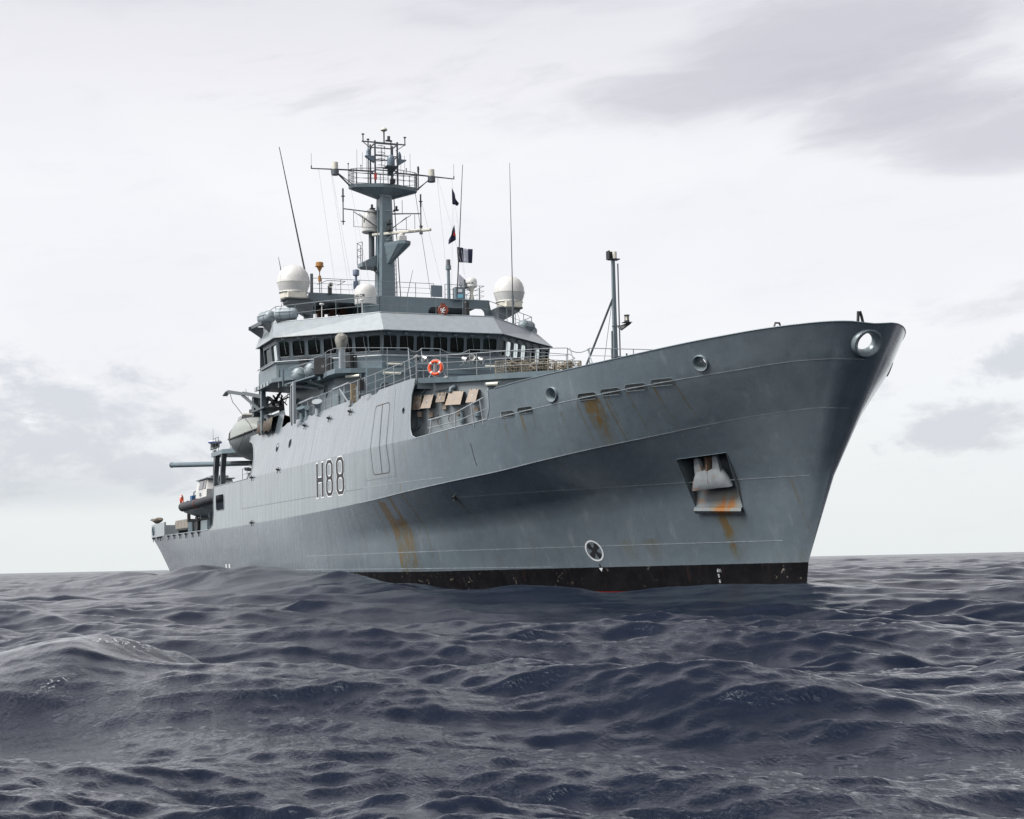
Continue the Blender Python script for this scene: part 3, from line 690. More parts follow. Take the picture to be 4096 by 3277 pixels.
# ------------------------------------------------------------ hull fittings
def mirror(pts): return [(p[0], -p[1], p[2]) for p in pts]
def shell_normal(x, z):
    a = Vector(hp(x, z)); b = Vector(hp(x, z, .1)); return (b-a).normalized()
def frame_at(x, z):
    """origin, aft-along-shell, up-along-shell and outward axes on the starboard shell"""
    o = Vector(hp(x, z)); n = shell_normal(x, z); a = (Vector(hp(x-.08, z))-Vector(hp(x+.08, z))).normalized(); w = n.cross(a)
    if w.z < 0: w = -w
    return o, a, w, n
def ribbon(pts, wd=.03, off=.006, dens=.5):
    """flat strip following the shell along an (x, z) polyline"""
    Q = []
    for i in range(len(pts)-1):
        a, b = pts[i], pts[i+1]; L = math.hypot(b[0]-a[0], b[1]-a[1]); n = max(1, int(L/dens))
        for k in range(n): Q.append((a[0]+(b[0]-a[0])*k/n, a[1]+(b[1]-a[1])*k/n))
    Q.append(pts[-1]); m_ = MB(); L1 = []; L2 = []
    for i, q in enumerate(Q):
        a = Q[max(0, i-1)]; b = Q[min(len(Q)-1, i+1)]; d = Vector((b[0]-a[0], b[1]-a[1])).normalized(); nx, nz = -d.y*wd/2, d.x*wd/2
        L1.append(hp(q[0]+nx, q[1]+nz, off)); L2.append(hp(q[0]-nx, q[1]-nz, off))
    m_.loft([L1, L2]); return m_
def both(m_):
    """add the port-side mirror of everything in the builder"""
    n = len(m_.v); m_.v += [(p[0], -p[1], p[2]) for p in m_.v]; m_.f += [tuple(n+i for i in q)[::-1] for q in m_.f]; m_.mi += list(m_.mi); return m_
# weld seams and painted lines
def levelseam(v, xs, wd, name='weld_seam', mt='seam', offz=0.0):
    m_ = MB(); A = []; B = []
    for k in range(0, 130):
        u_ = k*.005
        if -row(v, u_)[0] > -xs[-1]: break
        p = Vector(row(v, u_)); q = Vector(surf(u_, v+.02)); w = (q-p).normalized(); t = (Vector(row(v, u_+.003))-p).normalized(); n = t.cross(w)
        if n.y > 0: n = -n
        A.append(p+n*.008+w*wd/2); B.append(p+n*.008-w*wd/2)
    m_.loft([A, B]); return m_.build(name, M[mt], hull)
def levelseam_old(v, xs, wd, name='weld_seam', mt='seam', offz=0.0):
    pts = []
    for x in xs:
        l = LN[v]; pts.append((x, l['zf'](-x)+offz))
    o = ribbon(pts, wd, .007, 99).build(name, M[mt], hull); return o
levelseam(3, [-3.1-k*.45 for k in range(0, 60)], .035)
levelseam(4, [-2.2-k*.45 for k in range(0, 33)], .03)
def zseam(x0, x1, z, wd, n=60, dz=0.0): return ribbon([(x0+(x1-x0)*k/n, z+dz*k/n) for k in range(n+1)], wd, .007, 99).build('weld_seam', M['seam'], hull)
zseam(-4.6, -20.5, 3.90, .028); zseam(-6.2, -39.5, 1.83, .028, 90, -.09); zseam(-17, -78, 1.06, .028, 120, .02); zseam(-20.3, -28.9, 4.70, .025)
def dseam(pts, wd=.03): return ribbon(pts, wd, .006).build('plate_seam', M['dseam'], hull)
M['dseam'] = mat('dark_seam', (.15,.165,.175), .5, var=.15)
M['rustline'] = mat('rusty_gap', (.035,.022,.016), .7, var=.4, dirt=(.2,.08,.02), damt=.7, dscale=3)
dseam([(-29.0, 4.66), (-54.1, 4.67), (-54.1, 6.3)]); dseam([(-25.4, 8.8), (-24.8, 6.38), (-24.8, 5.0)]); dseam([(-38.4, 8.9), (-38.0, 6.5)], .02)
dseam([(-55, 2.27), (-62.2, 2.34), (-62.3, 3.6)], .02); dseam([(-24.8, 5.0), (-28.6, 4.98)])
# shell door outline with its centre joint
dr = [(x-max(0, z-6.38)*.27, z) for x, z in rrect(-27.45, 5.18, -25.4, 8.26, .24, 5)]
ribbon(dr+[dr[0]], .035, .008, .3).build('shell_door', M['rustline'], hull)
ribbon([(-26.95, 8.27), (-26.4, 6.38), (-26.35, 5.18)], .05, .009, .3).build('shell_door_joint', M['rustline'], hull)
ribbon([(-17.9, 5.88), (-17.85, 5.7), (-17.83, 5.45), (-17.8, 5.2), (-17.75, 5.0)], .035, .006, .1).build('scratch', M['markblack'], hull)
# rim along the cut edges of the shell
for side in (1, -1):
    pts = [(lambda p: (p[0], p[1]*side, p[2]+.01))(surf2(k*.01, 5)) for k in range(0, 43) if -surf2(k*.01, 5)[0] < 16.1]
    MB().tube(pts, .022, 8).build('bulwark_rail', M['grey'], hull, True)
    pts = [(p[0], p[1]*side, p[2]) for p in [hp(-16.1, 7.74), hp(-16.2, 7.1), hp(-16.45, 6.7), hp(-17.5, 6.62), hp(-19, 6.55), hp(-22.25, 6.41), hp(-22.67, 6.54), hp(-22.91, 6.81), hp(-23.05, 7.2), hp(-23.13, 7.6), hp(-23.20, 8.3), hp(-23.0, 8.72)]]
    MB().tube(pts, .025, 6).build('opening_rim', M['lgrey'], hull, True)
    pts = [(p[0], p[1]*side, p[2]) for p in [hp(-54.0, 8.98), hp(-54.0, 8.66), hp(-53.5, 8.60), hp(-52.95, 8.46), hp(-52.35, 8.1), hp(-51.8, 7.6), hp(-51.52, 7.1), hp(-51.6, 6.6), hp(-52.4, 6.37), hp(-57, 6.37), hp(-62.3, 6.37), hp(-62.38, 5.5), hp(-62.4, 4.7), hp(-62.8, 3.95), hp(-64.2, 3.68), hp(-70, 3.66), hp(-80, 3.66), hp(-90.6, 3.73)]]
    MB().tube(pts, .03, 6).build('sheer_rim', M['lgrey'], hull, True)
# fairleads: flared lips round the holes
for side in (1, -1):
    for cx_, cz_, a, b in FAIR:
        o, ta, tu, n = frame_at(cx_, cz_)
        secs = []
        for rr, h in ((1.02, -.01), (1.03, .05), (.96, .085), (.85, .07), (.74, .0), (.66, -.10), (.60, -.24), (.585, -.42)):
            secs.append([o+ta*(a*rr*math.cos(t))+tu*(b*rr*math.sin(t))+n*h for t in [2*math.pi*k/28 for k in range(28)]])
        if side < 0: secs = [[(p[0], -p[1], p[2]) for p in q] for q in secs]
        MB().loft(secs, closed=True).build('fairlead', M['steelgrey'] if 'steelgrey' in M else M['grey'], hull, True)
    for cx_, cz_, hl in SLOTS:
        o, ta, tu, n = frame_at(cx_, cz_); m_ = MB()
        ring = [o+ta*(math.cos(t)*.125+(hl-.125)*(1 if math.cos(t) > 0 else -1))+tu*math.sin(t)*.125+n*.004 for t in [2*math.pi*(k+.5)/18 for k in range(18)]]
        m_.tube(ring, .010, 5, closed=True)
        m_.tube([o-ta*hl*.97-n*.03, o+ta*hl*.97-n*.03], .010, 5); m_.tube([o+ta*.05-tu*.12-n*.03, o+ta*.0+tu*.12-n*.03], .008, 5)
        if side < 0: m_.v = mirror(m_.v)
        m_.build('freeing_port', M['grey'], hull, True)
    for cx_, cz_, rr in PORTS:
        o, ta, tu, n = frame_at(cx_, cz_); m_ = MB()
        m_.tube([o+ta*rr*math.cos(t)+tu*rr*math.sin(t)+n*.004 for t in [2*math.pi*k/20 for k in range(20)]], .018, 5, closed=True)
        m_.m = 1; m_.add([o+ta*rr*math.cos(t)+tu*rr*math.sin(t)-n*.07 for t in [2*math.pi*k/20 for k in range(20)]], [tuple(range(20))])
        if side < 0: m_.v = mirror(m_.v)
        m_.build('porthole', [M['grey'], M['darkglass']], hull, True)
n = V(.90, 0, -.43).normalized(); o = V(-1.66, 0, BULL[0]); ta = V(0, -1, 0); tu = n.cross(ta); tu = tu if tu.z > 0 else -tu
secs = []
for rr, h in ((1.02, -.28), (1.06, -.08), (1.05, .0), (.98, .06), (.88, .06), (.76, .0), (.67, -.10), (.62, -.20), (.61, -.26)):
    secs.append([o+ta*(.50*rr*math.cos(t)+.06)+tu*(.44*rr*math.sin(t))+n*(h+.0) for t in [2*math.pi*k/36 for k in range(36)]])
MB().loft(secs, closed=True).build('bullring', M['steelgrey'], hull, True)
# scupper / eye lugs standing off the side
for (x, z) in ((-40.56, 8.48), (-35.74, 8.43), (-31.99, 8.41), (-44.46, 6.42), (-50.96, 6.37), (-51.13, 3.77)):
    o, ta, tu, n = frame_at(x, z); m_ = MB(); m_.tube([o, o+n*.16], [.06, .05], 10); m_.bar(o+n*.05-tu*.2, o+n*.05+tu*.14, .035); m_.bar(o+n*.02-ta*.16, o+n*.02+ta*.16, .05, .05)
    m_.build('lug', M['dark'], hull, True)
o, ta, tu, n = frame_at(-20.5, 3.95); m_ = MB(); m_.tube([o, o+n*.12], .07, 8); m_.box(o+n*.08-tu*.1, (.12, .12, .16)); m_.build('discharge_outlet', M['dark'], hull)
for x in (-89.9, -86.2, -84.3, -79.5, -77.0, -74.6, -72.2, -69.8, -67.5):
    o = Vector(hp(x, 3.6)); m_ = MB(); m_.tube([o+V(0,-.0,.0), o+V(0,-.12,-.02)], .07, 8); m_.bar(o+V(0,-.03,-.05), o+V(0,-.03,-.3), .05); m_.build('scupper', M['dark'], hull)
# rectangular shell opening near the stern
q = rrect(-61.6, 4.80, -59.05, 5.80, .22, 4); m_ = MB(); m_.tube([Vector(hp(a, b, .004)) for a, b in q], .025, 6, closed=True); m_.build('opening_rim', M['lgrey'], hull, True)

# anchor pocket
cn = [Vector(hp(*p)) for p in PK]     # top aft, top forward, bottom forward, bottom aft
nn = ((cn[1]-cn[0]).cross(cn[3]-cn[0])).normalized()
if nn.y > 0: nn = -nn
inn = -nn; pk = MB()
def lerp(a, b, t): return a+(b-a)*t
top_b = [cn[0]+inn*.95+V(0,0,.08), cn[1]+inn*.95+V(0,0,.08)]
secs = []
for t, dpt in ((0, .0), (.10, .16), (.25, .36), (.45, .58), (.7, .80), (1.0, 1.15)):
    a = lerp(cn[3], cn[0], t)+inn*dpt; b = lerp(cn[2], cn[1], t)+inn*dpt; secs.append([a, b])
pk.loft(secs)
pk.add([cn[0], cn[1], secs[-1][1], secs[-1][0]], [(0, 1, 2, 3)])
for i in (0, 1):
    line = [s_[i] for s_ in secs]; e = [cn[3], cn[2]][i]; f_ = [cn[0], cn[1]][i]
    pk.add(line+[f_], [tuple(range(len(line)+1))])
pkm = mat('pocket_paint', (.15,.18,.195), .4, var=.1, dirt=(.25,.10,.015), damt=.9, dscale=1.1)
N = NT(pkm.node_tree); bs_ = pkm.node_tree.nodes['Principled BSDF']; old = bs_.inputs['Base Color'].links[0].from_socket
tco = N.n('ShaderNodeTexCoord').outputs['Object']; px_, py_, pz_ = N.xyz(tco)
nz = N.noise(N.vmath('MULTIPLY', tco, (3, 3, 1.2)), 1.0, 5, .6)
dx_ = N.math('ABSOLUTE', N.math('ADD', px_, 7.95)); mk = N.math('MULTIPLY', N.rng(dx_, .0, .75, 1.0, 0.0), N.rng(pz_, 3.75, 3.05, 0.0, 1.0)); mk = N.math('MULTIPLY', mk, N.rng(nz, .30, .58, .2, 1.3), clamp=True)
N.put(bs_.inputs['Base Color'], N.mix(mk, old, N.mix(N.rng(mk, .3, .9), (.20,.15,.06,1), (.26,.10,.012,1))))
pko = pk.build('anchor_pocket', pkm, hull, True)
lp = MB(); d = nn
lp.loft([[cn[3]+V(.02,0,.02), cn[2]+V(0,0,.02)], [cn[3]+d*.13+V(0,0,.03), cn[2]+d*.13+V(0,0,.03)], [cn[3]+d*.16-V(0,0,.06), cn[2]+d*.16-V(0,0,.06)], [cn[3]+d*.03-V(0,0,.22), cn[2]+d*.03-V(0,0,.22)], [cn[3]-V(0,0,.2), cn[2]-V(0,0,.2)]], caps=False)
lp.build('anchor_pocket_lip', pkm, hull)
MB().tube([Vector(hp(*PK[0], .01)), Vector(hp(*PK[1], .01))], .010, 5).tube([Vector(hp(*PK[1], .01)), Vector(hp(*PK[2], .01))], .010, 5).tube([Vector(hp(*PK[0], .01)), Vector(hp(*PK[3], .01))], .010, 5).build('anchor_pocket_rim', M['grey'], hull)
# the stockless anchor stowed in it: crown with its flared lower edge, two flukes rising from it, shank between
ac = lerp(lerp(cn[0], cn[3], .52), lerp(cn[1], cn[2], .52), .50); ax = (cn[1]-cn[0]).normalized(); az = (cn[0]-cn[3]).normalized(); ao = nn
an = thing('anchor', 'stockless anchor with rusty crown stowed in the pocket of the bow', 'anchor', tuple(ac))
def ap(a, b, c_): return ac+ax*a+az*b+ao*c_
m_ = MB(); secs = []
for b_, hw, dp, oc in ((-.16, .84, .16, .0), (-.06, .80, .20, -.03), (.10, .72, .24, -.10), (.28, .60, .22, -.16), (.42, .50, .18, -.2)):
    ring = []
    for k in range(20):
        t = 2*math.pi*k/20; cx = math.copysign(abs(math.cos(t))**.6, math.cos(t)); sx = math.copysign(abs(math.sin(t))**.8, math.sin(t))
        ring.append(ap(hw*cx, b_+.05*abs(cx)**3*(-1 if b_ < 0 else 0), oc+dp*sx))
    secs.append(ring)
m_.loft(secs, closed=True, caps=True); m_.build('crown', M['anchor'] if 'anchor' in M else mat('anchor_paint', (.22,.245,.255), .45, var=.12, dirt=(.22,.10,.03), damt=.8, dscale=2.5, streak=.4), an, True)
am = bpy.data.materials['anchor_paint']
for sx_ in (-1, 1):
    m_ = MB(); secs = []
    for b_, x0, x1, th, oc in ((.15, .16, .56, .16, -.08), (.45, .20, .54, .14, -.16), (.75, .25, .50, .11, -.26), (1.0, .30, .44, .07, -.38)):
        secs.append([ap(sx_*x0, b_, oc-th/2), ap(sx_*x1, b_, oc-th/2), ap(sx_*x1*.97, b_, oc+th/2), ap(sx_*(x0+.03), b_, oc+th/2)])
    m_.loft(secs, closed=True, caps=True); m_.build('fluke', am, an, True)
m_ = MB(); m_.bar(ap(0, .05, .08), ap(.06, .9, -.35), .14, .12); m_.build('shank', M['rusty'] if 'rusty' in M else mat('rusty_iron', (.13,.08,.05), .7, var=.3), an)
MB().tube([ap(.06+.12*math.cos(t), .78+.2*math.sin(t), -.30) for t in [2*math.pi*k/16 for k in range(16)]], .035, 6, closed=True).build('shackle', bpy.data.materials['rusty_iron'], an, True)

# pennant number, thruster mark, draught marks on the shell
def decal(polys, fn, off, mt, name, par, grid=.25):
    m_ = MB()
    for outer, holes in polys:
        xs_ = [p[0] for p in outer]; zs_ = [p[1] for p in outer]; g = []
        x = min(xs_)+grid
        while x < max(xs_):
            z = min(zs_)+grid
            while z < max(zs_):
                if inside((x, z), outer) and not any(inside((x, z), h) for h in holes): g.append((x, z))
                z += grid
            x += grid
        vs, tr = sheet(outer, holes, g); m_.add([fn(a, b, off) for a, b in vs], tr)
    return m_.build(name, mt, par)
def rect(x0, z0, x1, z1): return [(x0, z0), (x1, z0), (x1, z1), (x0, z1)]
def octo(x0, z0, x1, z1, c_, cz=None):
    cz = cz or c_; return [(x0+c_, z0), (x1-c_, z0), (x1, z0+cz), (x1, z1-cz), (x1-c_, z1), (x0+c_, z1), (x0, z1-cz), (x0, z0+cz)]
def eightpoly(x0, z0, x1, z1, sw, g=0.0):
    zm = (z0+z1)/2; wst = .10; c_ = .30
    outer = [(x0+c_, z0), (x1-c_, z0), (x1, z0+.22), (x1, zm-.2), (x1-wst*1.2, zm), (x1, zm+.2), (x1, z1-.22), (x1-c_, z1), (x0+c_, z1), (x0, z1-.22), (x0, zm+.2), (x0+wst*1.2, zm), (x0, zm-.2), (x0, z0+.22)]
    h1 = octo(x0+sw, z0+.15, x1-sw, zm-.075, .16, .12); h2 = octo(x0+sw, zm+.075, x1-sw, z1-.15, .16, .12)
    return outer, [h1, h2]
def grow(poly, d):
    n = len(poly); out = []; A = sum(poly[i][0]*poly[(i+1) % n][1]-poly[(i+1) % n][0]*poly[i][1] for i in range(n)); sg = 1 if A > 0 else -1
    for i in range(n):
        p0 = Vector(poly[i-1]); p = Vector(poly[i]); p1 = Vector(poly[(i+1) % n]); e0 = (p-p0).normalized(); e1 = (p1-p).normalized()
        n0 = Vector((e0.y, -e0.x))*sg; n1 = Vector((e1.y, -e1.x))*sg; b = (n0+n1); b = b/max(.4, b.length_squared)*2
        out.append((p.x+b.x*d, p.y+b.y*d))
    return out
Hb = [(-36.55,4.58),(-36.20,4.58),(-36.20,5.31),(-35.55,5.31),(-35.55,4.58),(-35.20,4.58),(-35.20,6.24),(-35.55,6.24),(-35.55,5.53),(-36.20,5.53),(-36.20,6.24),(-36.55,6.24)]
E1 = eightpoly(-34.75, 4.57, -33.50, 6.28, .30); E2 = eightpoly(-32.95, 4.56, -31.65, 6.30, .31)
decal([(grow(Hb, .055), [])]+[(grow(o_, .055), [grow(h, -.055) for h in hs]) for o_, hs in (E1, E2)], hp, .010, M['markwhite'], 'hull_number_outline', hull)
decal([(Hb, []), E1, E2], hp, .014, M['markblack'], 'hull_number', hull)
to, ta, tu, tn = frame_at(-14.57, 1.64)
def thf(a, b, off): return tuple(Vector(hp(-14.57-a/ (1/abs(ta.x)), 1.64+b*tu.z, off)))
def thd(polys, off, mt, name): return decal(polys, thf, off, mt, name, hull, .12)
thd([(circ(0, 0, .46, .42, 36), [circ(0, 0, .39, .355, 36)])], .010, M['markwhite'], 'thruster_mark')
bl = []
for k in range(4):
    a0 = R(45+90*k); pts = [(.10*math.cos(a0-.75), .10*math.sin(a0-.75)), (.17*math.cos(a0-.50), .17*math.sin(a0-.50)), (.30*math.cos(a0-.42), .30*math.sin(a0-.42)), (.345*math.cos(a0-.25), .345*math.sin(a0-.25)), (.345*math.cos(a0+.25), .345*math.sin(a0+.25)), (.30*math.cos(a0+.42), .30*math.sin(a0+.42)), (.17*math.cos(a0+.50), .17*math.sin(a0+.50)), (.10*math.cos(a0+.75), .10*math.sin(a0+.75))]
    bl.append((pts, []))
bl.append((circ(0, 0, .115, n=14), []))
for i, (p, h) in enumerate(bl): decal([(p, h)], thf, .014+.002*(i == 4), M['markblack'], 'thruster_mark_blade', hull, .2)
decal([([(-14.60, 1.14), (-14.53, 1.14), (-14.53, 1.0), (-14.60, 1.0)], [])], hp, .012, M['markblack'], 'thruster_arrow', hull)
decal([([(-14.66, 1.0), (-14.47, 1.0), (-14.57, .86)], [])], hp, .012, M['markwhite'], 'thruster_arrow', hull)
GL = {'4': [[(.55,0),(.55,1)],[(.55,1),(0,.35),(.8,.35)]], '5': [[(.7,1),(.1,1),(.1,.55),(.5,.6),(.7,.35),(.5,0),(.05,.05)]], '8': [[(.4,.5),(.1,.7),(.1,.9),(.4,1),(.7,.9),(.7,.7),(.4,.5),(.05,.3),(.05,.12),(.4,0),(.75,.12),(.75,.3),(.4,.5)]],
      'M': [[(0,0),(0,1),(.4,.4),(.8,1),(.8,0)]], '6': [[(.7,.9),(.4,1),(.1,.7),(.05,.3),(.3,0),(.7,.15),(.7,.4),(.4,.55),(.08,.4)]], '1': [[(.2,.75),(.45,1),(.45,0)]], 'C': [[(.75,.85),(.4,1),(.08,.75),(.08,.25),(.4,0),(.75,.15)]], '2': [[(.08,.8),(.35,1),(.7,.8),(.7,.6),(.05,0),(.75,0)]], 'B': [[(.08,0),(.08,1),(.55,.95),(.6,.6),(.08,.52),(.6,.48),(.65,.05),(.08,0)]]}
def strokes(txt, x0, z0, h, wd, fn):
    m_ = MB(); cx = x0
    for ch in txt:
        for ln in GL.get(ch, []):
            pts = [fn(cx+a*h*.75, z0+b*h) for a, b in ln]; m_.tube(pts, wd, 4)
        cx += h*.85
    return m_
for tx, z0 in (('6M', .80), ('8', .62), ('6', .43), ('4', .24)):
    strokes(tx, -9.22, z0, .11, .0075, lambda a, b: hp(a, b, .008)).build('draught_mark', M['markwhite'], hull)
for x0 in (-59.5, -58.5): ribbon([(x0, 1.18), (x0, 1.42)], .35, .01).build('draught_mark', M['markwhite'], hull)

# ------------------------------------------------------------ decks, transom, bulkheads
def deckstrip(v, xs, dz, inset, name, mt=None):
    m_ = MB(); A = []; B = []
    for x in xs:
        b_, z = fnrow(v, x); b3, z3 = fnrow(v-1, x); b_ = max(.01, b_-inset-(b_-b3)/max(.3, z-z3)*max(0, -dz)); A.append((x, -b_, z+dz)); B.append((x, b_, z+dz))
    m_.loft([A, B]); return m_.build(name, mt or M['deck'], ship)
deckstrip(4, [-3.6, -4.2, -5, -6.5, -8, -10, -12, -14, -16, -18, -20, -22, -24], -.30, .06, 'fore_deck')
deckstrip(3, [-58-k*2 for k in range(0, 17)]+[-90.6], -.03, .03, 'working_deck')
m_ = MB(); tr_ = [surf2(1.0, v) for v in (0, 1, 2, 3)]; m_.loft([tr_, mirror(tr_)]); m_.build('transom', M['grey'], ship)
FD = [(-23.1,-7.60),(-22.2,-6.15),(-20.8,-4.75),(-19.35,-3.0),(-18.9,-1.0)]
fd = [(-53.9,-7.72),(-43,-7.74),(-30,-7.74),(-25,-7.70)]+FD; fdp = fd+[(x, -y) for x, y in fd[::-1]]
MB().prism([p for p in fdp if p[0] < -23], 8.55, 8.77).prism([(-23.05,-7.6)]+[p for p in fdp if p[0] > -23]+[(-23.05,7.6)], 8.77, 9.0).build('forecastle_deck', [M['grey']], ship)
WL_ = [(-23.95,-7.6),(-23.1,-6.9),(-19.3,-2.75),(-19.05,-1.0)]
m_ = MB(); pl_ = WL_+[(x, -y) for x, y in WL_[::-1]]
m_.loft([[(x, y, 6.35) for x, y in pl_], [(x, y, 8.78) for x, y in pl_]]); m_.build('deckhouse_front', mat('recess_lit_grey', (.25,.29,.31), .45, var=.07, dirt=(.3,.2,.12), damt=.3), ship)  # wall colour lightened to stand in for light reaching under the overhang
md = [(-65.0,-7.95),(-47,-8.2),(-24,-7.9)]; MB().prism(md+[(x, -y) for x, y in md[::-1]], 6.15, 6.36).build('boat_deck', M['deck'], ship)
for a, b in (((-50.9, 0, 7.45), (.2, 10.6, 2.15)), ((-64.0, 0, 4.9), (.2, 10.5, 2.45)), ((-47.3, 0, 7.45), (7, 12.8, 2.15))): MB().box(a, b).build('bulkhead', M['grey'], ship)
for a, b in (((-59.0, -5.0, 4.9), (9.5, .15, 2.4)), ((-55.9, -6.5, 4.9), (.15, 3.0, 2.4))): MB().box(a, b).build('bulkhead', M['grey'], ship)
# stern box bulwark
m_ = MB()
for sd_ in (-1, 1):
    P = [(hp(x, 3.7)[0], sd_*abs(hp(x, 3.7)[1])*1.0, 3.66) for x in (-81.4, -84, -87, -90.6)]; Q = [(x, y, 4.68) for x, y, z in P]
    m_.loft([P, Q])
m_.add([(-90.6, -7.8, 3.66), (-90.6, 7.8, 3.66), (-90.6, 7.8, 4.68), (-90.6, -7.8, 4.68)], [(0,1,2,3)])
m_.build('stern_bulwark', M['lgrey'], ship, solid=.12)
m_ = MB(); m_.tube([Vector((-88.9,-8.03,4.18))+V(.32*math.cos(t), 0, .32*math.sin(t)) for t in [2*math.pi*k/16 for k in range(16)]], .06, 6, closed=True); m_.build('fairlead', M['grey'], ship, True)
m_ = MB(); m_.box((-86.3,-8.04,4.2), (1.6,.02,.3)); m_.build('warning_plate', M['markred2'] if 'markred2' in M else mat('faded_red_plate', (.42,.22,.20), .5), ship)
# frames on the working deck by the stern
m_ = MB(); m_.box((-77.6,-7.3,4.35), (4.3,.9,.75)); m_.m = 1
for k in range(4): m_.box((-79.5+k*1.28,-7.77,4.4), (1.2,.03,.62))
m_.build('grille_box', [M['dark'], mat('grille_grey', (.24,.22,.19), .6, var=.15)], ship, bevel=.02)
MB().box((-80.6,-6.9,4.15), (1.5,1.4,1.0)).build('deck_locker', M['dgrey'], ship, bevel=.03)
m_ = MB(); m_.cyl((-72.6,-7.6,4.2),(-72.6,-6.4,4.2),.5,n=20); m_.cyl((-72.6,-7.65,4.2),(-72.6,-7.55,4.2),.62,n=20); m_.cyl((-72.6,-6.45,4.2),(-72.6,-6.35,4.2),.62,n=20); m_.box((-72.6,-7,3.8),(.9,1.0,.35)); m_.build('winch', M['dark'], ship, True)
m_ = MB()
for k in range(3): m_.cyl((-74.4+k*.5,-7.75,3.7),(-74.4+k*.5,-7.75,4.45),.13,n=12)
m_.build('bollard', M['grey'], ship, True)
MB().box((-69.3,-7.3,4.1),(2.2,.8,.7)).build('deck_machinery', M['grey'], ship, bevel=.02)
for x, y, h_ in ((-70.8,-7.6,5.2),(-67.8,-7.6,5.0),(-66.9,-7.4,4.9)): MB().bar((x,y,3.7),(x,y,h_),.11).build('deck_post', M['grey'], ship)
m_ = MB(); 
for k in range(7): m_.tube([(-66.4+.25*k,-7.3-.05*(k%3),3.7),(-66.3+.25*k,-7.4,4.1+.1*(k%2)),(-66.1+.25*k,-7.2,4.5)], .06, 6)
m_.build('hose_rack', M['dark'], ship, True)
m_ = MB(); m_.bar((-78.9,-7.0,3.7),(-78.9,-7.0,6.15),.22,.22); m_.bar((-79.1,-7.0,6.1),(-77.6,-7.3,6.05),.18,.14); m_.build('davit_post', M['dark'], ship)

# ------------------------------------------------------------ deckhouse under the bridge
lb = [(-50,-6.45),(-40.2,-6.45),(-39.2,-5.9),(-37.6,-5.45),(-37.3,-3.4),(-37.3,1.0),(-39.6,1.0),(-39.6,5.6),(-40.2,6.45),(-50,6.45)]
house = MB().prism(lb, 8.72, 11.2).build('deckhouse', M['grey'], ship)
def porth(cx, nrm, rr, par, mt='darkglass', nm='porthole'):
    cx = Vector(cx); n = Vector(nrm).normalized(); a = n.cross(V(0,0,1)).normalized(); m_ = MB(); m_.lathe([(rr*1.28, 0), (rr*1.28, .035), (rr*1.05, .06), (rr, .03), (rr, .012)], cx, 24, n, cap=False)
    m_.m = 1; m_.lathe([(rr*1.02, .013), (0.001, .013)], cx, 24, n, cap=False); return m_.build(nm, [M['grey'], M[mt]], par, True)
M['portglass'] = mat('deep_porthole_glass', (.03,.055,.06), .12, var=.2)
porth((-37.33,-4.6,10.22), (1,.0,0), .22, house, 'portglass'); 
for x in (-41.9,-48.1): porth((x,-6.46,10.4), (0,-1,0), .23, house, 'darkglass')
# doors, ladders, lights, pipes on the front
m_ = MB()
for y in (-1.9,-1.35):
    m_.bar((-37.15,y,8.8),(-37.25,y,10.45),.05)
for k in range(6): m_.bar((-37.15,-1.9,8.95+k*.28),(-37.15,-1.35,8.95+k*.28),.04)
m_.build('ladder', M['dark'], house)
m_ = MB()
for y in (-3.0,-2.1):
    m_.bar((-36.6,y,8.78),(-37.25,y,10.9),.06,.14)
for k in range(8): m_.bar((-36.6-.08*k,-3.0,8.95+k*.26),(-36.6-.08*k,-2.1,8.95+k*.26),.16,.03)
m_.build('ladder', M['dgrey'], house)
def striplight(a, b, par=None, r_=.075):
    a = Vector(a); b = Vector(b); m_ = MB(); m_.bar(a, b, .16, .07); m_.m = 1; d = (b-a).normalized(); m_.tube([a+d*.04+V(.05,-.03,-.02), b-d*.04+V(.05,-.03,-.02)], r_, 10); m_.m = 0
    for q in (a, b): m_.box(q, (.12,.06,.14))
    return m_.build('strip_light', [M['grey'], M['lamp']], par or ship, True)
striplight((-37.2,-4.75,10.93),(-37.2,-3.75,10.93), house); striplight((-38.4,-6.35,10.85),(-37.75,-5.75,10.85), house)
# walkway round the front of the bridge, with its coaming
wk = [(-46.0,-7.3),(-41.0,-6.9),(-39.4,-7.05),(-38.3,-6.95),(-37.9,-6.2),(-37.25,-3.6),(-37.2,3.6),(-37.9,6.2),(-38.5,6.9),(-41.0,6.9),(-46.0,7.3)]
MB().prism(wk, 10.98, 11.22).build('bridge_walkway', M['grey'], ship)
wing = [(-50.5,-6.0),(-49.6,-8.5),(-45.2,-8.6),(-44.0,-8.1),(-42.5,-6.8),(-42.5,6.8),(-44.0,8.1),(-45.2,8.6),(-49.6,8.5),(-50.5,6.0)]
MB().prism(wing, 11.23, 11.44).build('wing_deck', M['grey'], ship)
for k in range(5): MB().box((-49.2+k*.75,-8.56,11.28),(.45,.1,.22)).build('wing_bracket', M['lgrey'], ship)

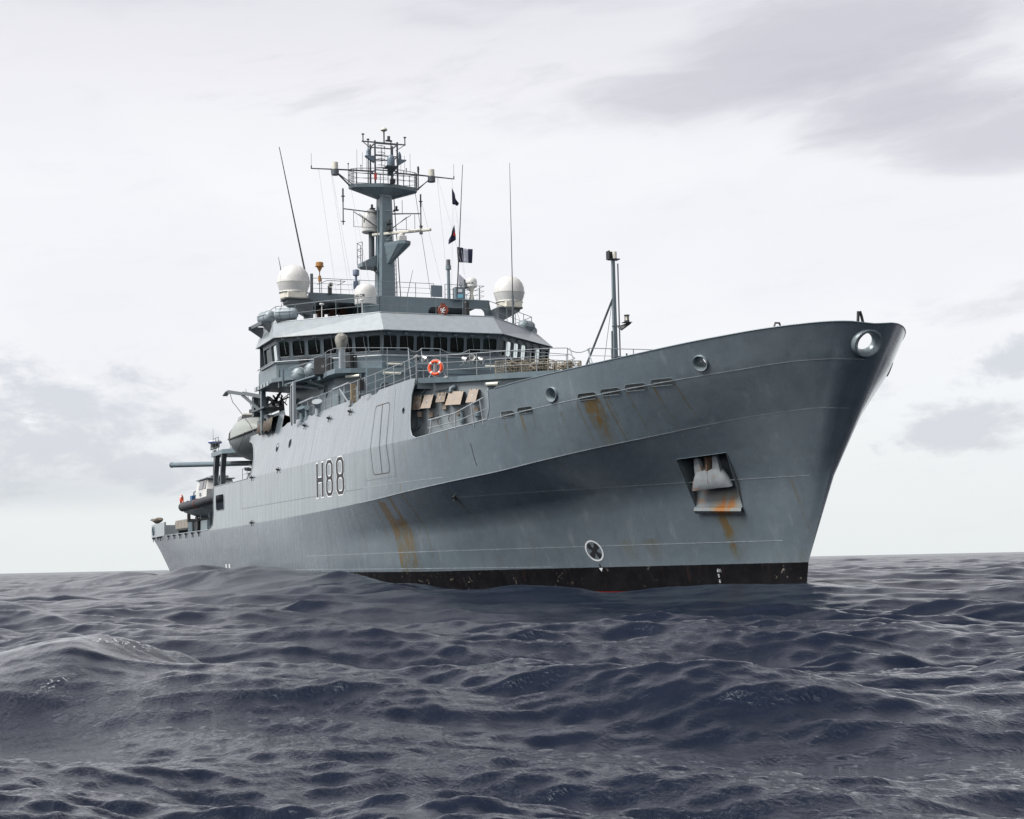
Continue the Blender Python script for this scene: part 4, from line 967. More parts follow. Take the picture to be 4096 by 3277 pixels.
# ------------------------------------------------------------ the bridge
bridge = thing_part = None
BR = [(-50.2,-8.15),(-45.75,-8.2),(-41.65,-3.4),(-41.65,3.4),(-45.75,8.2),(-50.2,8.15)]
ZS, ZT = 12.42, 13.78
m_ = MB(); m_.prism(BR, 11.44, ZS, top=True, bot=False)
bridge = m_.build('bridge', M['grey'], ship, solid=0.0)
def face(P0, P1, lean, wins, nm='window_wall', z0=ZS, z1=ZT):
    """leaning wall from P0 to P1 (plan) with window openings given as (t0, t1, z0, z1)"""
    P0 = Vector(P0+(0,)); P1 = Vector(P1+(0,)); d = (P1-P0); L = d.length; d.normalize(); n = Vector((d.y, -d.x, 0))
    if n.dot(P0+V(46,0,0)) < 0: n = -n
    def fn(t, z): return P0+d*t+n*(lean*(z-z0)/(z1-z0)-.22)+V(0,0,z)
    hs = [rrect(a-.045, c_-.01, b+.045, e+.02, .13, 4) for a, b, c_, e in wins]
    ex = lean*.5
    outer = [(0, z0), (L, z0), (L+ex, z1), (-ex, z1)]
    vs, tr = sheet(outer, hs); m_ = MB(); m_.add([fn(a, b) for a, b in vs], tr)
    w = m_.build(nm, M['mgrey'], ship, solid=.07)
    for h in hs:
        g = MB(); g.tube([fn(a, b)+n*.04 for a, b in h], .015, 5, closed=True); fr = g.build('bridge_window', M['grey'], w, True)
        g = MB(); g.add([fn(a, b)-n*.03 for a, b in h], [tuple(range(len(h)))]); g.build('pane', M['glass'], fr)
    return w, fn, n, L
ang = [(-.02+.94*k+ .06, .66+.94*k+.06, 12.71, 13.53) for k in range(6)]
ang[5] = (4.74, 5.42, 12.71, 13.53); ang.append((5.55, 6.22, 12.71, 13.53)); ang[4] = (3.82, 4.50, 12.71, 13.53)
ang[0] = (.10, .72, 12.71, 13.53)
sw = face((-45.75,-8.2), (-41.65,-3.4), .16, ang)
frn = face((-41.65,-3.4), (-41.65,3.4), .16, [(.10+.965*k, .84+.965*k, 12.74, 13.54) for k in range(7)])
pw = face((-41.65,3.4), (-45.75,8.2), .16, [(.10+.90*k, .78+.90*k, 12.71, 13.53) for k in range(7)])
for sy in (-1, 1): face((-49.4,8.17*sy), (-45.75,8.2*sy), .12, [(.15, 1.65, 12.6, 13.5), (2.0, 3.5, 12.6, 13.5)] if sy < 0 else [(.5, 1.4, 12.66, 13.2)])
face((-50.2,-8.15), (-50.2,8.15), .0, [(1.0+1.5*k, 2.1+1.5*k, 12.7, 13.2) for k in (0, 1, 8)])
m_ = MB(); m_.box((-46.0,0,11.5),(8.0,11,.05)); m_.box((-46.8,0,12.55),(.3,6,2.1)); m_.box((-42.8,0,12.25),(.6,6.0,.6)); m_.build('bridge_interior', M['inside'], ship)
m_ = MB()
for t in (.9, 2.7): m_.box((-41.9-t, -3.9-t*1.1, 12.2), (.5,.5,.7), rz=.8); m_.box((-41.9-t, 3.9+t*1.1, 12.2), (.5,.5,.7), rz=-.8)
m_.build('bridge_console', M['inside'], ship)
# wipers
for w_, fn_, n_, L_ in (sw, frn, pw):
    t = .42
    while t < L_-.3:
        MB().tube([fn_(t, 13.66)+n_*.06, fn_(t+.05, 13.55)+n_*.09, fn_(t+.14, 12.85)+n_*.09], .009, 4).build('window_wiper', M['rail'], w_); MB().box(fn_(t-.02, 13.66)+n_*.06, (.22,.22,.1)).build('wiper_motor', M['grey'], w_); t += .95
# sill belt and hand rail
BELT = [(-49.5,-8.2),(-45.7,-8.28),(-41.55,-3.45),(-41.55,3.45),(-45.7,8.28),(-49.5,8.2)]
MB().tube([(x,y,ZS) for x,y in BELT], .045, 6).build('sill_belt', M['rail'], ship, True)
MB().tube([(-49.4,-8.42,12.38),(-45.65,-8.5,12.40),(-43.3,-5.85,12.42)], .028, 6).build('grab_rail', M['rail'], ship, True)
MB().tube([(-49.4,8.42,12.38),(-45.65,8.5,12.40),(-43.3,5.85,12.42)], .028, 6).build('grab_rail', M['rail'], ship, True)
# sloping fascia above the windows and the roof inside it
FB = [(-50.4,-8.32),(-45.68,-8.38),(-41.2,-3.42),(-41.2,3.42),(-45.68,8.38),(-50.4,8.32)]
FT = [(-50.4,-7.95),(-47.35,-7.98),(-42.25,-3.28),(-42.25,3.28),(-47.35,7.98),(-50.4,7.95)]
m_ = MB(); m_.loft([[(x,y,13.76) for x,y in FB], [(x,y,14.86) for x,y in FT]], closed=True); tri = tessellate_polygon([[Vector((x,y,0)) for x,y in FT]]); m_.add([(x,y,14.84) for x,y in FT], [tuple(t) for t in tri]); m_.add([(x,y,13.78) for x,y in FB], [tuple(t)[::-1] for t in tri])
m_.build('fascia', M['lgrey'], ship, sharp=20)
MB().tube([(x,y,14.87) for x,y in FT], .035, 6).build('fascia_edge', M['lgrey'], ship, True)
# ------------------------------------------------------------ rails
def railing(pts, posts, h=1.05, mids=2, par=None, r_=.018, nm='railing', base=None, topz=None, mt='rail', gaps=(), pr=.019):
    """posts on a polyline of deck points, a hand rail and lower rails"""
    P = [Vector(p) for p in pts]; m_ = MB(); seg = [0]
    for i in range(len(P)-1): seg.append(seg[-1]+(P[i+1]-P[i]).length)
    L = seg[-1]
    def at(t):
        t = max(0, min(L, t))
        for i in range(len(P)-1):
            if t <= seg[i+1]+1e-9: return P[i]+(P[i+1]-P[i])*((t-seg[i])/max(1e-9, seg[i+1]-seg[i]))
        return P[-1]
    for lv in range(mids+1):
        z = h*(1-lv/(mids+1)); m_.tube([p+V(0,0,z) for p in P], r_ if lv == 0 else r_*.65, 5)
    n = max(1, int(round(L/posts)))
    for k in range(n+1): q = at(L*k/n); m_.bar(q, q+V(0,0,h), pr*1.6, pr*1.6)
    return m_.build(nm, M[mt], par or ship, True)
def run(y0, xs, z): return [(x, y0, z) for x in xs]
# forecastle deck edge, starboard, then round its forward edge
railing([(-43.0,-7.76,8.77),(-37,-7.76,8.77),(-30.2,-7.76,8.77)], 1.15, pr=.030)
railing([(-30.0,-7.74,8.77),(-25.5,-7.72,8.77),(-23.2,-7.6,8.85)], 1.25, pr=.024)
railing([(-23.2,-7.58,9.0),(-22.25,-6.08,9.0),(-20.85,-4.68,9.0),(-19.45,-2.95,9.0),(-19.3,-2.4,9.0)], 1.2, h=.92)
railing([(-19.15,-1.5,9.0),(-19.0,0.6,9.0),(-19.0,2.4,9.0)], 1.1, h=.92)
railing([(-19.2,2.6,9.0),(-19.45,2.95,9.0),(-20.85,4.7,9.0),(-22.25,6.1,9.0),(-23.2,7.55,9.0)], 1.2, h=.92)
railing(run(7.74, (-43,-36,-30,-24), 8.77), 1.3)
MB().tube([(-42.4,-7.78,9.82),(-39.4,-7.78,9.84)], .06, 8).build('boat_boom', M['rail'], ship, True)
def chain(a, b, sag, nm='chain'):
    a = Vector(a); b = Vector(b); m_ = MB()
    m_.tube([a+(b-a)*t+V(0,0,-sag*4*t*(1-t)) for t in [k/12 for k in range(13)]], .018, 5); return m_.build(nm, M['rail'], ship, True)
chain((-19.3,-2.4,9.9),(-19.15,-1.5,9.9), .16)
for y in (-2.35,-1.55): MB().tube([(-19.2,y,9.9),(-18.4,y+.15,8.3)], .024, 6).build('stanchion', M['rail'], ship, True)
# rails on the walkway round the bridge front
railing([(-42.2,-7.0,11.22),(-41.0,-6.85,11.22),(-39.4,-7.0,11.22),(-38.4,-6.9,11.22),(-37.95,-6.1,11.22),(-37.6,-4.5,11.22),(-37.4,-3.3,11.22)], 1.1)
railing([(-37.35,-2.6,11.22),(-37.3,-1.6,11.22)], 1.0)
railing([(-37.3,0.0,11.22),(-37.3,1.9,11.22),(-37.4,3.6,11.22),(-37.9,6.0,11.22),(-39.4,6.95,11.22),(-42,7.0,11.22)], 1.2)
chain((-37.4,-3.3,12.27),(-37.35,-2.6,12.27), .2); chain((-37.3,-1.6,12.27),(-37.3,0,12.27), .25)
for y in (-3.3,-2.6): MB().tube([(-37.4,y,12.27),(-36.5,y-.05,8.8)], .028, 6).build('ladder_rail', M['rail'], ship, True)
# recess rail in the cut-away of the shell
m_ = MB(); tp = [hp(-21.15, 7.05), hp(-18.75, 7.12), hp(-16.5, 7.5)]; md_ = [hp(-21.15, 6.73), hp(-18.75, 6.78), hp(-16.35, 7.08)]
m_.tube(tp, .03, 6); m_.tube(md_, .018, 5)
for x, z1 in ((-20.9, 7.06), (-18.75, 7.12), (-17.4, 7.35), (-16.75, 7.44)): m_.bar(hp(x, 6.5), hp(x, z1), .05)
m_.build('railing', M['rail'], ship, True)
m_ = MB(); m_.tube([(-23.35,-7.1,8.75),(-23.4,-7.2,8.5),(-23.55,-7.38,8.3),(-23.6,-7.42,7.0),(-23.8,-7.6,6.85)], .075, 8); m_.build('drain_pipe', M['grey'], ship, True)
# tan connection boxes on the angled front of the deckhouse
WP0 = Vector((-23.1,-6.9,0)); WD = (Vector((-19.3,-2.75,0))-WP0).normalized(); WN = V(WD.y,-WD.x,0)
def wp(t, z, o=0.0): return WP0+WD*(t-.27)+WN*o+V(0,0,z+.09)
def cab(t0, t1, zt, zb, dep, lean, nm='cabinet', lab=None):
    m_ = MB(); d0 = .06
    m_.loft([[wp(t0,zb+.06,0),wp(t1,zb+.06,0),wp(t1,zt,0),wp(t0,zt,0)],[wp(t0,zb+.06,dep),wp(t1,zb+.06,dep),wp(t1,zt-.02,dep*.85),wp(t0,zt-.02,dep*.85)]], closed=True, caps=True)
    o = m_.build(nm, M['dark'], ship)
    if lab: o['label'] = lab
    l_ = MB(); a = [wp(t0-.01,zt+.01,dep*.85+.02),wp(t1+.01,zt+.01,dep*.85+.02),wp(t1-.06,zb,dep+lean),wp(t0-.12,zb,dep+lean)]; nrm = WN*.025
    l_.extr(a, nrm); l_.build('cabinet_lid', M['tan'], o, bevel=.006)
    h_ = MB()
    for t in (t0+.08, t1-.08): h_.box(wp(t,zt-.03,dep*.85+.045), (.03,.03,.09))
    for q in (a[0]*.5+a[3]*.5, a[1]*.5+a[2]*.5, a[2]*.5+a[3]*.5): h_.box(q+WN*.02, (.03,.03,.025))
    h_.build('hinge', M['dark'], o); return o, a
for t0, t1, zt, zb, lean, num in ((-.50,-.18,8.19,7.60,.04,'1'), (-.03,.36,8.20,7.62,.22,'2'), (.58,.93,8.25,7.86,.05,'B'), (1.08,1.72,8.27,7.70,.22,'5'), (2.0,2.39,8.32,7.76,.2,'4')):
    o, a = cab(t0, t1, zt, zb, .20, lean)
    cN = (a[0]+a[1]+a[2]+a[3])/4+WN*.03; up = (a[0]-a[3]).normalized(); rt = (a[1]-a[0]).normalized()
    strokes(num, -.04, -.07, .12, .009, lambda p, q: cN+rt*p+up*q).build('marking', M['markwhite'], o)
    if num in ('1', 'B'):
        strokes('1C12', -.12, .08, .08, .007, lambda p, q: cN+rt*p+up*q).build('marking', M['markblack'], o)
    if num == '1': strokes('12', -.07, -.22, .06, .006, lambda p, q: cN+rt*p+up*q).build('marking', M['markred'], o)
for t, zt in ((-.42,7.53),(.10,7.51),(.72,7.80),(1.35,7.55),(2.15,7.58)):
    m_ = MB(); m_.loft([[wp(t,zt-.24,0),wp(t+.18,zt-.24,0),wp(t+.18,zt,0),wp(t,zt,0)],[wp(t,zt-.24,.16),wp(t+.18,zt-.24,.16),wp(t+.18,zt,.16),wp(t,zt,.16)]], closed=True, caps=True); m_.build('junction_box', M['tan'], ship, bevel=.01)
for t, z in ((-.2,7.3),(.5,7.2),(1.0,7.3),(2.2,7.4)): MB().tube([wp(t,z+.15,.08),wp(t+.03,z,.14),wp(t-.02,z-.18,.1),wp(t+.06,z-.26,.16)], .022, 5).build('cable', M['dark'], ship, True)
for t, z in ((1.15,8.42),(2.85,8.36)):
    m_ = MB(); m_.tube([wp(t+.1,z+.05,0),wp(t+.1,z+.05,.12),wp(t,z+.0,.2),wp(t-.02,z-.16,.22)], [.11,.10,.085,.085], 12); m_.build('mushroom_vent', M['grey'], ship, True)
MB().tube([wp(.4,8.33,.1),wp(.6,8.40,.1),wp(.9,8.42,.1),wp(1.05,8.50,.1),wp(1.3,8.5,.05)], .025, 6).build('pipe', M['grey'], ship, True)
striplight(wp(2.75,8.50,.3), wp(3.35,8.50,.3))
MB().tube([wp(1.45,7.48,.05),wp(1.55,7.45,.12),wp(1.6,7.3,.14),wp(1.6,6.95,.14),wp(1.6,6.45,.14)], .07, 8).cyl(wp(1.6,7.2,.14),wp(1.6,7.0,.14),.11).build('pipe', M['grey'], ship, True)
MB().cyl(wp(2.3,7.42,.16),wp(2.3,7.2,.16),.12).cyl(wp(2.3,7.2,.16),wp(2.3,6.5,.16),.05).build('vent', M['grey'], ship, True)
# floodlights on their shelves, strip lights and loudhailer
def flood(p, aim, s_=1.0):
    p = Vector(p); a = Vector(aim).normalized(); m_ = MB()
    m_.lathe([(.07*s_, -.22*s_), (.12*s_, -.18*s_), (.14*s_, -.02*s_), (.20*s_, .16*s_), (.19*s_, .17*s_), (.13*s_, .02*s_)], p, 18, a, cap=False)
    m_.m = 1; m_.lathe([(.15*s_, .06*s_), (.001, .06*s_)], p, 18, a, cap=False); m_.m = 0
    m_.bar(p+V(0,.1,-.28)*s_, p+V(0,.12,0)*s_, .04); m_.bar(p+V(0,-.1,-.28)*s_, p+V(0,-.12,0)*s_, .04)
    return m_.build('floodlight', [M['steel'], M['dark']], ship, True)
def shelf(a, b):
    a = Vector(a); b = Vector(b); m_ = MB(); m_.bar(a, b, .42, .05); m_.bar(a+V(.2,0,-.05), b+V(.2,0,-.05), .03, .16); m_.build('light_shelf', M['grey'], ship)
shelf((-37.0,-3.35,11.45),(-37.0,-2.15,11.45)); shelf((-36.95,-.6,11.42),(-36.95,.65,11.42)); shelf((-37.0,1.9,11.4),(-37.0,2.7,11.4))
for y, ax_ in ((-3.0,(.6,-.3,-.5)),(-2.55,(.5,.5,-.4)),(-.35,(.6,.5,-.3)),(.15,(.6,.35,-.3)),(.5,(.6,.6,-.5)),(2.1,(.7,-.6,-.4))): flood((-36.98,y,11.72), ax_, .9)
MB().lathe([(.03,-.15),(.04,0),(.16,.2),(.17,.2)], (-36.9,-.05,11.78), 16, (.8,-.1,.1), cap=False).build('loudhailer', M['white'], ship, True)
striplight((-41.4,-3.2,11.95),(-41.4,-2.3,11.95), r_=.07); striplight((-41.4,-.9,12.02),(-41.4,-.1,12.02), r_=.07); striplight((-38.7,1.2,11.62),(-38.7,2.1,11.62), r_=.07)
# signal lamp under its canvas hood on the walkway, starboard
m_ = MB(); m_.box((-38.35,-6.55,11.75), (.28,.28,1.1)); m_.build('lamp_pedestal', M['lgrey'], ship, bevel=.02)
cl = MB(); secs = []
for z, rx, ry, ox in ((12.0,.12,.12,0), (12.22,.17,.19,.0), (12.5,.25,.27,.0), (12.72,.28,.30,.0), (12.9,.27,.27,-.02), (13.04,.15,.14,-.04), (13.08,.02,.02,-.05)):
    secs.append([(-38.4+ox+rx*math.cos(t)*(1+.22*math.sin(3*t+z*7)), -6.55+ry*math.sin(t)*(1+.18*math.cos(4*t+z*5)), z+.03*math.sin(5*t)) for t in [2*math.pi*k/22 for k in range(22)]])
cl.loft(secs, closed=True, caps=True); cl.build('canvas_hood', M['canvas'], None, True, sharp=25, thing=('drab canvas cover tied over the signal lamp in front of the bridge windows', 'cover'), base=(-38.4,-6.55,12.0))
m_ = MB(); m_.bar((-38.6,-6.0,11.3),(-38.6,-6.0,12.1),.12); m_.bar((-38.6,-5.75,11.3),(-38.6,-5.75,11.9),.1); m_.tube([(-38.5,-6.1,12.0),(-38.6,-5.9,12.1),(-38.6,-5.7,11.9)],.03,5); m_.build('pelorus_stand', M['dark'], ship)

# ------------------------------------------------------------ roof
def rail_roof(pts, n): return railing(pts, n, h=.95, mids=1, r_=.02, mt='steelrail')
M['steelrail'] = mat('grey_rail', (.16,.19,.20), .45, var=.1)
rail_roof([(-50.2,-7.8,14.86),(-47.5,-7.8,14.86),(-44.9,-5.6,14.86),(-42.6,-3.2,14.86)], 1.35)
rail_roof([(-42.6,-3.2,14.86),(-42.45,0,14.86),(-42.6,3.2,14.86)], 1.6)
rail_roof([(-42.6,3.2,14.86),(-47.5,7.8,14.86),(-50.2,7.8,14.86)], 1.35)
# raised deck carried on side legs, with the arches between
m_ = MB()
def arch(y0, y1, z0, z1, r_=.35, n=6):
    """opening outline (y, z) with round upper corners"""
    pts = [(y0, z0)]
    for k in range(n+1): a = R(180-90*k/n); pts.append((y0+r_+r_*math.cos(a), z1-r_+r_*math.sin(a)))
    for k in range(n+1): a = R(90-90*k/n); pts.append((y1-r_+r_*math.cos(a), z1-r_+r_*math.sin(a)))
    pts.append((y1, z0)); return pts
outer = [(-6.05,14.86),(-5.35,14.86),]+arch(-5.2,-2.2,14.86,16.46)[0:0]
fr_out = [(-5.95,14.86),(-5.55,16.95),(5.55,16.95),(5.95,14.86)]
def frontplate(x, thick=.14):
    holes = []
    o_ = [(-5.95,14.86)]+arch(-5.30,-2.0,14.86,16.42)+arch(1.7,5.30,14.86,16.42)+[(5.95,14.86),(5.75,16.0),(5.55,16.93),(-5.55,16.93),(-5.75,16.0)]
    m_ = MB(); vs, tr = sheet(o_, []); n0 = len(vs)
    m_.add([(x, a, b) for a, b in vs], tr); m_.add([(x-thick, a, b) for a, b in vs], [t[::-1] for t in tr])
    m_.loft([[(x, a, b) for a, b in o_], [(x-thick, a, b) for a, b in o_]], closed=True)
    return m_
frontplate(-48.75).build('roof_structure', M['grey'], ship, sharp=40)
frontplate(-53.2).build('roof_structure', M['grey'], ship, sharp=40)
MB().box((-51.0,0,16.80),(4.4,11.0,.10)).build('compass_deck', M['dgrey'], ship)
m_ = MB(); m_.box((-51.0,-.15,15.85),(4.3,3.4,2.0)); m_.build('mast_house', M['grey'], ship, bevel=.03)
m_ = MB()
for y in (-3.85,-3.15,-2.5): m_.box((-52.6,y,15.8),(.5,.38,1.7))
m_.build('brown_locker', M['rustbrown'], ship)
railing([(-53.0,-5.2,16.9),(-48.85,-5.2,16.9),(-48.85,2.1,16.9)], 1.15, h=.9, mids=2, mt='steelrail', r_=.018)
railing([(-48.85,2.8,16.9),(-48.85,5.3,16.9),(-53,5.3,16.9)], 1.2, h=.9, mids=2, mt='steelrail', r_=.018)
MB().cyl((-48.9,-5.35,16.9),(-48.9,-5.35,18.05),.09).build('roof_post', M['dgrey'], ship, True)
m_ = MB(); m_.box((-48.8,2.25,17.35),(.05,.7,.7)); m_.build('ladder_panel', M['grey'], ship)
# radomes on their brackets
def radome(c, rr, nm='radome'):
    c = Vector(c); m_ = MB()
    m_.lathe([(rr*.86, 0), (rr*.90, .04), (rr*.84, .10), (rr*.93, rr*.35), (rr, rr*.62), (rr*1.005, rr*.64), (rr, rr*.70), (rr*.97, rr*.98), (rr*.87, rr*1.27), (rr*.70, rr*1.50), (rr*.48, rr*1.66), (rr*.24, rr*1.75), (.01, rr*1.78)], c, 40)
    o = m_.build(nm, M['white'], ship, True, sharp=50)
    b = MB(); b.lathe([(rr*.80, -.36), (rr*.84, -.3), (rr*.84, .02)], c, 12); b.build('radome_skirt', M['cream'], o)
    b = MB(); b.box(c+V(.55,0,-.17), (.5,rr*1.1,.34)); b.build('radome_box', M['cream'], o, bevel=.02)
    s_ = MB()
    for a in (.3, 1.9, 3.5, 5.1):
        s_.tube([c+V(math.cos(a)*rr*f_, math.sin(a)*rr*f_, h*rr) for f_, h in ((.845,.12),(.935,.37),(1.005,.64),(.975,1.0),(.875,1.28),(.705,1.51),(.485,1.67))], .006, 4)
    s_.tube([c+V(math.cos(t)*rr*1.012, math.sin(t)*rr*1.012, rr*.64) for t in [2*math.pi*k/32 for k in range(32)]], .008, 4, closed=True)
    s_.build('radome_joint', M['cream'], o); return o
for sd_ in (-1, 1):
    radome((-48.1,6.62*sd_,16.70), .93)
    m_ = MB(); m_.extr([(-47.6,5.6*sd_,16.30),(-47.6,7.1*sd_,16.32),(-47.6,7.1*sd_,16.15),(-47.6,5.75*sd_,15.4)], (-1.1,0,0)); m_.box((-48.1,6.5*sd_,16.34),(1.2,1.5,.08)); m_.bar((-48.2,5.7*sd_,14.9),(-48.2,6.3*sd_,16.2),.14); m_.build('radome_bracket', M['dgrey'], ship)
# mid radome, flat-bottomed, in front of the mast house
m_ = MB(); c = V(-46.0,-2.98,15.86); m_.lathe([(.58,0),(.62,.04),(.62,.55),(.62,.75),(.58,.93),(.47,1.08),(.28,1.18),(.01,1.21)], c, 36); o = m_.build('satellite_dome', M['white'], ship, True, sharp=50)
MB().cyl(c-V(0,0,.95), c, .22).lathe([(.5,-.06),(.6,.0)], c, 24).build('dome_stand', M['grey'], ship, True)
def text3d(txt, h, mt, name, par, fn):
    """raised lettering from the built-in face, mapped by fn(a, b)"""
    cu = bpy.data.curves.new('t', 'FONT'); cu.body = txt; cu.size = h*1.38; cu.align_x = 'CENTER'; cu.offset = h*.035
    ob = bpy.data.objects.new('t', cu); COL.objects.link(ob); dg = bpy.context.evaluated_depsgraph_get(); me = bpy.data.meshes.new_from_object(ob.evaluated_get(dg))
    m_ = MB(); m_.add([fn(v.co.x, v.co.y) for v in me.vertices], [tuple(p.vertices) for p in me.polygons]); bpy.data.objects.remove(ob); bpy.data.curves.remove(cu)
    return m_.build(name, mt, par)
def oncyl(c, rr, a0, z0):
    return lambda a, b: (c[0]+rr*math.cos(a0+a/rr), c[1]+rr*math.sin(a0+a/rr), c[2]+z0+b)
text3d('SAILOR', .17, M['markblack'], 'dome_lettering', o, oncyl(c, .628, -.95, .38))
m_ = MB(); m_.add([oncyl(c, .627, -.95, .30)(a, b) for a, b in ((-.2,0),(-.07,0),(.07,0),(.2,0),(.2,.03),(.07,.03),(-.07,.03),(-.2,.03))], [(0,1,6,7),(1,2,5,6),(2,3,4,5)]); m_.build('dome_lettering', M['blue'], o)
# small domes and posts on the compass deck
c = V(-48.5,4.36,17.62); m_ = MB(); m_.lathe([(.30,0),(.34,.03),(.34,.33),(.31,.47),(.22,.56),(.10,.60),(.01,.61)], c, 28); o = m_.build('satellite_dome', M['white'], ship, True, sharp=50)
text3d('SAILOR', .10, M['markblack'], 'dome_lettering', o, oncyl(c, .345, -.62, .17))
MB().lathe([(.12,-.75),(.09,-.5),(.1,-.2),(.22,-.02),(.3,0)], c, 16).build('dome_stand', M['cream'], ship, True)
for k in (-1, 1): MB().bar(c+V(0,.15*k,-.75), c+V(0,.05*k,-.3), .03).build('dome_leg', M['grey'], ship)
c = V(-48.5,3.90,17.56); MB().lathe([(.17,0),(.22,.02),(.2,.06),(.17,.12),(.15,.28),(.08,.37),(.01,.38)], c, 20).cyl(c-V(0,0,.7), c, .06).build('whip_dome', M['dgrey'], ship, True)
c = V(-48.5,-2.80,17.98); MB().lathe([(.14,0),(.19,.04),(.19,.32),(.17,.36),(.01,.38)], c, 20).cyl(c-V(0,0,1.0), c, .07).box(c+V(0,-.1,-.55), (.12,.12,.45)).box(c+V(0,.1,-.5), (.12,.1,.4)).build('gps_receiver', M['slate'] if 'slate' in M else mat('slate_plastic', (.12,.15,.21), .4), ship, True)
c = V(-48.6,-4.95,18.42); m_ = MB(); m_.lathe([(.02,-.32),(.05,-.25),(.17,-.02),(.27,.02),(.22,.04),(.22,.24),(.19,.27),(.01,.28)], c, 24); m_.cyl(c-V(0,0,.85), c-V(0,0,.52), .09); o = m_.build('ochre_antenna', M['ochre'], ship, True, sharp=40)
MB().cyl(c-V(0,0,1.5), c-V(0,0,.3), .025).build('antenna_rod', M['dark'], o)
m_ = MB(); c = V(-48.6,2.95,16.9); m_.cyl(c, c+V(0,0,1.75), .10, .09); m_.cyl(c+V(0,0,1.75), c+V(0,0,2.0), .17, .16); m_.m = 1; m_.cyl(c+V(0,0,2.0), c+V(0,0,2.35), .13, .12); o = m_.build('camera_post', [M['grey'], M['dgrey']], ship, True)
m_ = MB(); c = V(-48.6,-4.35,16.95)
m_.lathe([(.03,-.18),(.05,0),(.15,.14),(.16,.14)], c+V(.05,.05,.4), 16, (.9,-.2,.1), cap=False); o = m_.build('loudhailer', M['white'], ship, True); MB().box(c+V(0,0,.15),(.2,.2,.5)).build('loudhailer_post', M['dark'], o)
m_ = MB(); m_.bar((-49,-5.0,17.45),(-49,-4.4,17.72),.03); m_.bar((-49,-4.4,17.72),(-49,-3.3,17.72),.03); m_.bar((-49,-3.3,17.72),(-49,-3.8,17.45),.03); m_.build('chart_frame', M['dgrey'], ship)
m_ = MB(); m_.box((-48.5,3.55,17.2),(.5,.62,.75)); o = m_.build('signal_locker', M['grey'], ship, bevel=.02); MB().box((-48.24,3.55,17.35),(.01,.26,.18)).build('locker_label', M['markwhite'], o); MB().box((-48.24,3.55,17.02),(.01,.34,.22)).build('locker_label', mat('sky_label', (.2,.5,.62), .5), o)
for p, hh in (((-45.5,-.6,14.9), .45), ((-45.5,2.92,14.9), 1.25)): MB().cyl(p, Vector(p)+V(0,0,hh), .17 if hh > 1 else .05).sphere(Vector(p)+V(0,0,hh), .17 if hh > 1 else .06, 12, (1,1,.6)).build('exhaust_vent', M['black'] if hh > 1 else M['white'], ship, True)
for p in ((-46.5,-5.4),(-44.6,-3.6)): MB().cyl((p[0],p[1],14.86),(p[0],p[1],15.85),.025).lathe([(.12,0),(.14,.03),(.13,.09),(.01,.1)], (p[0],p[1],15.85), 14).build('gps_mushroom', M['white'], ship, True)
# ship's badge on the front rail
n = V(1,-.35,0).normalized(); c = V(-42.3,.35,15.12); a_ = n.cross(V(0,0,1)).normalized(); m_ = MB()
m_.lathe([(.30,0),(.30,.05),(.25,.07),(.24,.05),(.0,.05)], c, 28, n, cap=False); o = m_.build('ship_badge', M['badge'], ship, True)
MB().box(c+V(0,0,.32), (.06,.26,.14)).build('badge_crown', M['badge'], o)
m_ = MB(); bb = lambda a, b: c+n*.075-a_*a+V(0,0,b)
for pts in ([(-.02,-.13),(0,.0),(.03,.10),(.09,.14)], [(0,.02),(-.10,.07),(-.12,.12)], [(0,.0),(.10,-.02),(.12,.05)], [(-.01,-.08),(-.09,-.13)], [(-.01,-.10),(.08,-.15)], [(-.02,-.05),(-.13,-.02),(-.11,.04)]): m_.tube([bb(*p) for p in pts], .022, 6)
m_.build('badge_device', M['markwhite'], o)

# ------------------------------------------------------------ mast
mast = None
X0 = -51.8
m_ = MB(); secs = []
for z, w, d, oy in ((16.9,.52,.62,-.03), (19.6,.48,.58,0), (21.6,.42,.52,0), (23.85,.38,.46,0)):
    c_ = .12; secs.append([(X0+d-c_,-w+oy,z),(X0+d,-w+c_+oy,z),(X0+d,w-c_+oy,z),(X0+d-c_,w+oy,z),(X0-d+c_,w+oy,z),(X0-d,w-c_+oy,z),(X0-d,-w+c_+oy,z),(X0-d+c_,-w+oy,z)])
m_.loft(secs, closed=True, caps=True); mast = m_.build('mast', M['grey'], ship)
def mp(name, m_, mt='grey', smooth=True, **k): return m_.build(name, M[mt] if isinstance(mt, str) else mt, mast, smooth, **k)
PLT = [(X0+.85,-.3),(X0+.35,-1.85),(X0+.1,-2.1),(X0-.35,-2.15),(X0-.75,-1.5),(X0-.75,1.5),(X0-.35,2.15),(X0+.1,2.1),(X0+.35,1.85),(X0+.85,.3)]
m_ = MB(); m_.prism(PLT, 24.0, 24.22); m_.loft([[(x,y,24.0) for x,y in PLT], [(X0+(x-X0)*.36, y*.20, 23.42) for x,y in PLT]], closed=True); mp('mast_platform', m_, 'grey', False)
m_ = MB()
for z in (24.55,24.85,25.15): m_.tube([(x,y,z) for x,y in PLT], .022 if z > 25 else .014, 5, closed=True)
for i in range(len(PLT)):
    for f_ in (0, .5):
        a = Vector(PLT[i]+(24.2,)); b = Vector(PLT[(i+1) % len(PLT)]+(24.2,)); p = a+(b-a)*f_; m_.bar(p, p+V(0,0,.95), .035)
mp('platform_rail', m_, 'dgrey')
